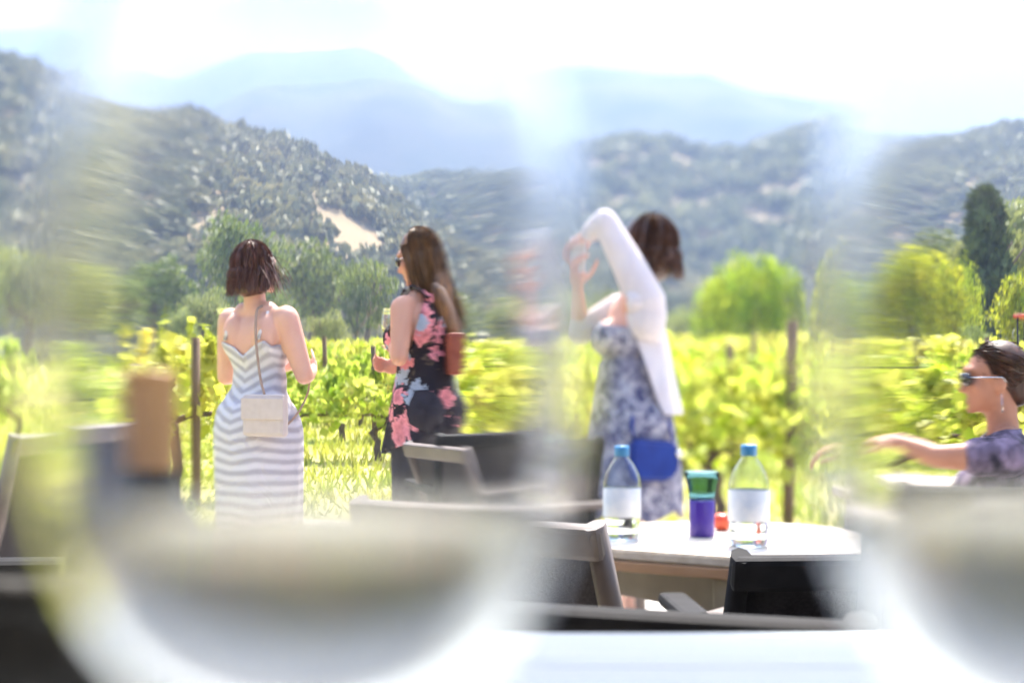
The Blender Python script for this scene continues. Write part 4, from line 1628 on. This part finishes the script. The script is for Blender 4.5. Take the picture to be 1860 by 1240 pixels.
obj('tunic', shell(bv, top2, lambda th: .74 + .06 * math.cos(th + 1.2), .018, nz=90, nth=110, minr=tunic2, axis=(0, -.005)), M['floral'], w2)
for s in (-1, 1):
    pts = [(s * .085, -.098, 1.352), (s * .095, -.06, 1.388), (s * .09, -.012, 1.402), (s * .085, .03, 1.385), (s * .08, .08, 1.31)]
    obj('shoulder_strap', tube(pts, .03, 8, squash=(1, .22)), M['floral'], w2)
pj = [p for s in (-1, 1) for p in [('c', (s * .085, 0, .86), .108, (s * .088, .012, .47), .086), ('c', (s * .088, .012, .47), .086, (s * .09, 0, .10), .088)]]
pj += [('e', (0, -.005, .90), (.188, .140, .16)), ('e', (-.083, -.06, .86), (.108, .108, .12)), ('e', (.083, -.06, .86), (.108, .108, .12))]
obj('trousers', prims_mesh('trousers', pj, .010, 4), M['pants_black'], w2)
r_ = np.random.default_rng(8)
core = [('e', hc + hr @ Vector((0, -.024, .030)), (.086, .100, .098), hr), ('e', hc + hr @ Vector((0, -.055, -.03)), (.080, .062, .085), hr),
        ('c', hc + hr @ Vector((0, -.07, -.04)), .062, hc + Vector((.02, -.135, -.20)), .055), ('c', hc + Vector((.02, -.135, -.20)), .055, hc + Vector((.07, -.19, -.36)), .030),
        ('c', hc + hr @ Vector((-.066, .028, .03)), .022, hc + hr @ Vector((-.068, .03, -.13)), .013)]
pa = cap_paths(hc + hr @ Vector((0, -.026, .02)), hr, (.089, .104, .109), 900, r_, .34, .35, (.05, -.035, 0), .010,
               drop=lambda a: (-math.cos(a) * .045 + .02, -.055 - math.sin(a) * .02, 0))
lock = []
for k in range(50):
    s0 = hc + hr @ Vector((-.080, .012 + .03 * r_.random(), .06))
    lock.append([tuple(s0 + hr @ Vector((-.004 + .006 * math.sin(3 * t + k), .012 * t + .006 * r_.normal() * 0, -.22 * t))) for t in np.linspace(0, 1, 9)])
obj('hair', hair_mesh(core, pa + lock, .0028, 9), M['hair_dark'], w2)


def sunglasses(parent, hc, hr, name='sunglasses', dark='lens'):
    q = lambda v: Vector(hc) + hr @ Vector(v)
    bm = bmesh.new()
    for s in (-1, 1):
        ell_bm(bm, q((s * .033, .091, .004)), (.029, .010, .022), hr @ Matrix.Rotation(s * -.22, 3, 'Z'))
    o = obj(name, bm, M[dark], parent)
    for f in o.data.polygons:
        f.use_smooth = True
    bm = tube([q((-.012, .100, .008)), q((.012, .100, .008))], .003, 6)
    for s in (-1, 1):
        tube_bm(bm, [q((s * .058, .084, .010)), q((s * .078, .04, .008)), q((s * .083, -.012, .006)), q((s * .080, -.026, -.012))], .0028, 6)
    obj('temple_arm', bm, M['metal'], o)


sunglasses(w2, hc, hr)
sg = wine_glass('wine_glass', 'small stemmed wine glass in the hand of the woman with flowers', (0, 0, 0), sc=.80, n=32, fill=.03, stem=.085, nz=24)
gw = P(721, 590, 6.05 + .12)
sg.location = (gw.x, gw.y, gw.z - .098)
bg2 = (Matrix.Translation(ps2.loc) @ Matrix.Rotation(ps2.rz, 4, 'Z')) @ Vector((.225, -.17, 1.07))
b2 = empty('shoulder_bag', bg2, ps2.rz - R(40))
b2.location = P(858, 640, 5.95) - Vector((0, 0, .0))
tag(b2, 'russet leather shoulder bag behind the flowered outfit', 'handbag')
obj('pouch', box((0, 0, 0), (.075, .17, .19), None, .02), M['bag_red'], b2)
obj('flap', box((.036, 0, .035), (.012, .172, .11), None, .005), M['bag_red'], b2)
obj('strap', tube([(0, -.07, .09), (-.02, -.05, .20), (-.06, -.01, .29), (-.09, .03, .32)], .008, 7, squash=(1, .5)), M['strap_tan'], b2)

# ---- woman raising her phone
ps3 = Pose(1146, 5.5, R(90), sc=1.03)
w3 = person('woman in white cardigan and blue print dress lifting a phone with both hands', ps3)
hr = Euler((R(6), 0, R(-28))).to_matrix()
hc = ps3(1168, 452, 0.0)
tp_ = torso_prims(.0, 1.02, 1.02)
shL, elL, wrL = Vector((-.150, -.045, 1.325)), ps3(1098, 403, -.13), ps3(1060, 430, .0)
shR, elR, wrR = Vector((.150, .03, 1.30)), ps3(1050, 604, .16), ps3(1046, 522, .10)
neck = Vector((0, -.015, 1.34))
arms3 = arm_prims(shL, elL, wrL, .050, .038, .025) + arm_prims(shR, elR, wrR, .048, .036, .024)
bp3 = tp_ + head_prims(hc, neck, hr) + arms3
bp3 += hand_prims(wrL, ps3(1045, 438, .04) - wrL, ps3(1046, 480, .06) - wrL, .55, -1) + hand_prims(wrR, ps3(1044, 480, .07) - wrR, ps3(1060, 470, .0) - wrR, .55, 1)
for s in (-1, 1):
    bp3 += leg_prims(s, .84, (s * .085, .02, .47), (s * .09, -.01, .09), (s * .10, .13, .03))
obj('body', prims_mesh('body', bp3), M['skin_fair'], w3)
legs3 = [p for s in (-1, 1) for p in leg_prims(s, .84, (s * .085, .02, .47), (s * .09, -.01, .09), (s * .10, .13, .03))[:2]]
bv = bvh_of(tp_ + legs3)


def dress3(z, th):
    if z > 1.10:
        return 0
    k = float(np.clip((1.10 - z) / .45, 0, 1))
    a, b_ = .13 + .065 * k, .12 + .065 * k
    fold = 1 + .05 * k * math.sin(th * 7 + 1.5 * math.sin(th * 3))
    return a * b_ / math.hypot(b_ * math.cos(th), a * math.sin(th)) * fold


obj('dress', shell(bv, lambda th: 1.27 - .05 * abs(math.cos(th)), lambda th: .53 + .02 * math.sin(th * 5), .007, nz=90, nth=110, minr=dress3), M['blue_print'], w3)
bvc = bvh_of(tp_)


def card3(z, th):
    k = float(np.clip((1.22 - z) / .4, 0, 1))
    a, b_ = .150 + .055 * k, .125 + .075 * k
    fold = 1 + .05 * k * math.sin(th * 10)
    return a * b_ / math.hypot(b_ * math.cos(th), a * math.sin(th)) * fold if z < 1.3 else 0


cg = obj('cardigan', shell(bvc, lambda th: 1.365 - .02 * abs(math.cos(th)), lambda th: .90 + .38 * (1 - float(np.clip(min(th + PI + .15, .15 - th) / .75, 0, 1))), .018, th0=-PI - .15, th1=.15, nz=60, nth=80, minr=card3), M['white_cloth'], w3)
for sh, el, wr, e in ((shL, elL, wrL, .70), (shR, elR, wrR, .25)):
    en = el.lerp(wr, e)
    pm = [('c', sh + Vector((0, 0, -.01)), .072, sh.lerp(el, .5), .062), ('c', sh.lerp(el, .5), .062, el, .049), ('c', el, .049, en, .040), ('e', sh + Vector((0, 0, -.06)), (.062, .075, .10))]
    obj('sleeve', prims_mesh('sleeve', pm, .010, 4), M['white_cloth'], cg)
r_ = np.random.default_rng(12)
core = [('e', hc + hr @ Vector((0, -.024, .030)), (.090, .104, .098), hr), ('e', hc + hr @ Vector((0, -.055, -.035)), (.088, .070, .088), hr),
        ('e', hc + hr @ Vector((-.060, -.02, -.045)), (.034, .062, .062), hr), ('e', hc + hr @ Vector((.060, -.02, -.045)), (.034, .062, .062), hr)]
pa = cap_paths(hc + hr @ Vector((0, -.026, .02)), hr, (.094, .108, .110), 420, r_, .115, .5, (0, 0, 0), .008)
obj('hair', hair_mesh(core, pa, .0045, 13), M['hair_red'], w3)
ph = P(1046, 462, 5.5 + .07)
po = empty('mobile_phone', ph, R(58))
tag(po, 'white mobile phone held upright between two raised hands', 'phone')
obj('case', box((0, 0, 0), (.010, .070, .135), None, .004), M['phone'], po)
obj('screen', box((.0055, 0, 0), (.0015, .062, .122), None, .0005), M['lens'], po)
bb = empty('handbag', P(1186, 832, 5.32), R(12))
tag(bb, 'royal blue handbag hanging at the side of the blue print dress', 'handbag')
bm = bmesh.new()
prof = [(-.085, .075), (.085, .062), (.098, -.03), (.06, -.085), (-.07, -.085), (-.095, -.02)]
f0 = [bm.verts.new((x, -.035, z)) for x, z in prof]
f1 = [bm.verts.new((x, .035, z)) for x, z in prof]
bm.faces.new(f0)
bm.faces.new(list(reversed(f1)))
for k in range(6):
    bm.faces.new((f0[(k + 1) % 6], f0[k], f1[k], f1[(k + 1) % 6]))
bmesh.ops.recalc_face_normals(bm, faces=bm.faces)
bmesh.ops.bevel(bm, geom=bm.edges[:], offset=.014, segments=3, affect='EDGES')
obj('pouch', bm, M['bag_blue'], bb)
obj('clasp', lathe([(0, .004), (.012, .004), (.014, 0), (0, -.002)], 16), M['metal'], bb, (.088, -.038, .02), (R(90), 0, 0))
obj('strap', tube([(-.075, 0, .07), (-.085, -.01, .12), (-.07, .03, .17), (.0, .05, .19), (.07, .02, .13), (.08, 0, .06)], .006, 7), M['bag_blue'], bb)

# ---- seated woman with sunglasses
ps4 = Pose(1800, 4.2, R(80), z=-.445)
w4 = person('seated woman in profile with sunglasses, hair tied back and navy printed shirt', ps4)
hr = Euler((R(-3), 0, R(6))).to_matrix()
hc = ps4(1782, 688, 0)
tp_ = torso_prims(-.03, 1.0, 1.0)
shL, elL, wrL = Vector((-.160, .0, 1.275)), ps4(1660, 842, -.12), ps4(1560, 812, .0)
shR, elR, wrR = Vector((.160, .0, 1.275)), Vector((.215, .02, 1.03)), Vector((.10, .22, .995))
neck = Vector((0, -.01, 1.30))
bp4 = tp_ + head_prims(hc, neck, hr) + arm_prims(shL, elL, wrL, .048, .037, .025) + arm_prims(shR, elR, wrR, .046, .036, .024)
bp4 += hand_prims(wrL, (.2, 1, -.05), (.2, 0, -1), .5, 1) + hand_prims(wrR, (-.3, .9, 0), (0, 0, -1), .5, -1)
for s in (-1, 1):
    hp, kn, an = Vector((s * .09, .02, .905)), Vector((s * .11, .45, .93)), Vector((s * .11, .42, .53))
    bp4 += leg_prims(s, .84, kn, an, (s * .12, .56, .475), hip=hp)
obj('body', prims_mesh('body', bp4), M['skin_tan'], w4)
bv = bvh_of(tp_ + [('c', (0, -.01, 1.30), .056, (0, .01, 1.41), .05)])
sh4 = obj('shirt', shell(bv, lambda th: 1.355 - .03 * max(0, math.sin(th)), lambda th: .90, .010, nz=50, nth=90), M['tie_dye'], w4)
for sh, el in ((shL, elL), (shR, elR)):
    pm = [('c', sh + Vector((0, 0, .0)), .066, sh.lerp(el, .42), .062)]
    obj('sleeve', prims_mesh('sleeve', pm, .010, 4), M['tie_dye'], sh4)
pm = []
for s in (-1, 1):
    hp, kn, an = Vector((s * .09, .02, .905)), Vector((s * .11, .45, .93)), Vector((s * .11, .42, .53))
    pm += [('c', hp, .105, kn, .072), ('c', kn, .07, an, .055)]
pm += [('e', (0, -.02, .90), (.18, .14, .11))]
obj('trousers', prims_mesh('trousers', pm, .010, 4), M['pants_black'], w4)
core = [('e', hc + hr @ Vector((0, -.028, .034)), (.082, .094, .090), hr), ('e', hc + hr @ Vector((0, -.075, -.02)), (.062, .050, .075), hr), ('e', hc + hr @ Vector((0, -.115, -.035)), (.045, .042, .050), hr)]
r_ = np.random.default_rng(15)
pa = []
for k in range(900):
    a = r_.uniform(-1.5, 1.5)
    s0 = Vector((math.sin(a) * .080, .058 - .03 * abs(a), .040 + .075 * math.cos(a) - .02))
    e0 = Vector((r_.normal() * .018, -.135, -.035 + r_.normal() * .018))
    path = []
    for t in np.linspace(0, 1, 9):
        v = s0.lerp(e0, t)
        u_ = Vector((v.x / .084, (v.y + .028) / .098, (v.z - .034) / .094))
        if u_.length < 1.0 and t < .9:
            u_ = u_.normalized() * r_.uniform(1.0, 1.03)
            v = Vector((u_.x * .084, u_.y * .098 - .028, u_.z * .094 + .034))
        path.append(tuple(hc + hr @ v))
    pa.append(path)
obj('hair', hair_mesh(core, pa, .0028, 16), M['hair_tied'], w4)
sunglasses(w4, hc, hr)
for s in (-1, 1):
    obj('earring', tube([hc + hr @ Vector((s * .080, -.008, -.046)), hc + hr @ Vector((s * .081, -.008, -.085)), hc + hr @ Vector((s * .081, -.008, -.105))], [.0012, .0016, .003], 6), M['metal'], w4)

# ------------------------------------------------------------------ haze
hm = bpy.data.materials.new('valley haze')
hm.use_nodes = True
t = hm.node_tree
t.nodes.remove(t.nodes['Principled BSDF'])
pv = t.nodes.new('ShaderNodeVolumePrincipled')
pv.inputs['Color'].default_value = (0.32, 0.44, 0.70, 1)
pv.inputs['Density'].default_value = 7.5e-4
pv.inputs['Anisotropy'].default_value = 0.1
t.links.new(pv.outputs[0], t.nodes['Material Output'].inputs['Volume'])
hz = obj('haze', box((0, 1800, 418.5), (8900, 4700, 843), None, 0), hm)
tag(hz, 'pale blue haze filling the valley and the hills', 'haze', kind='stuff')
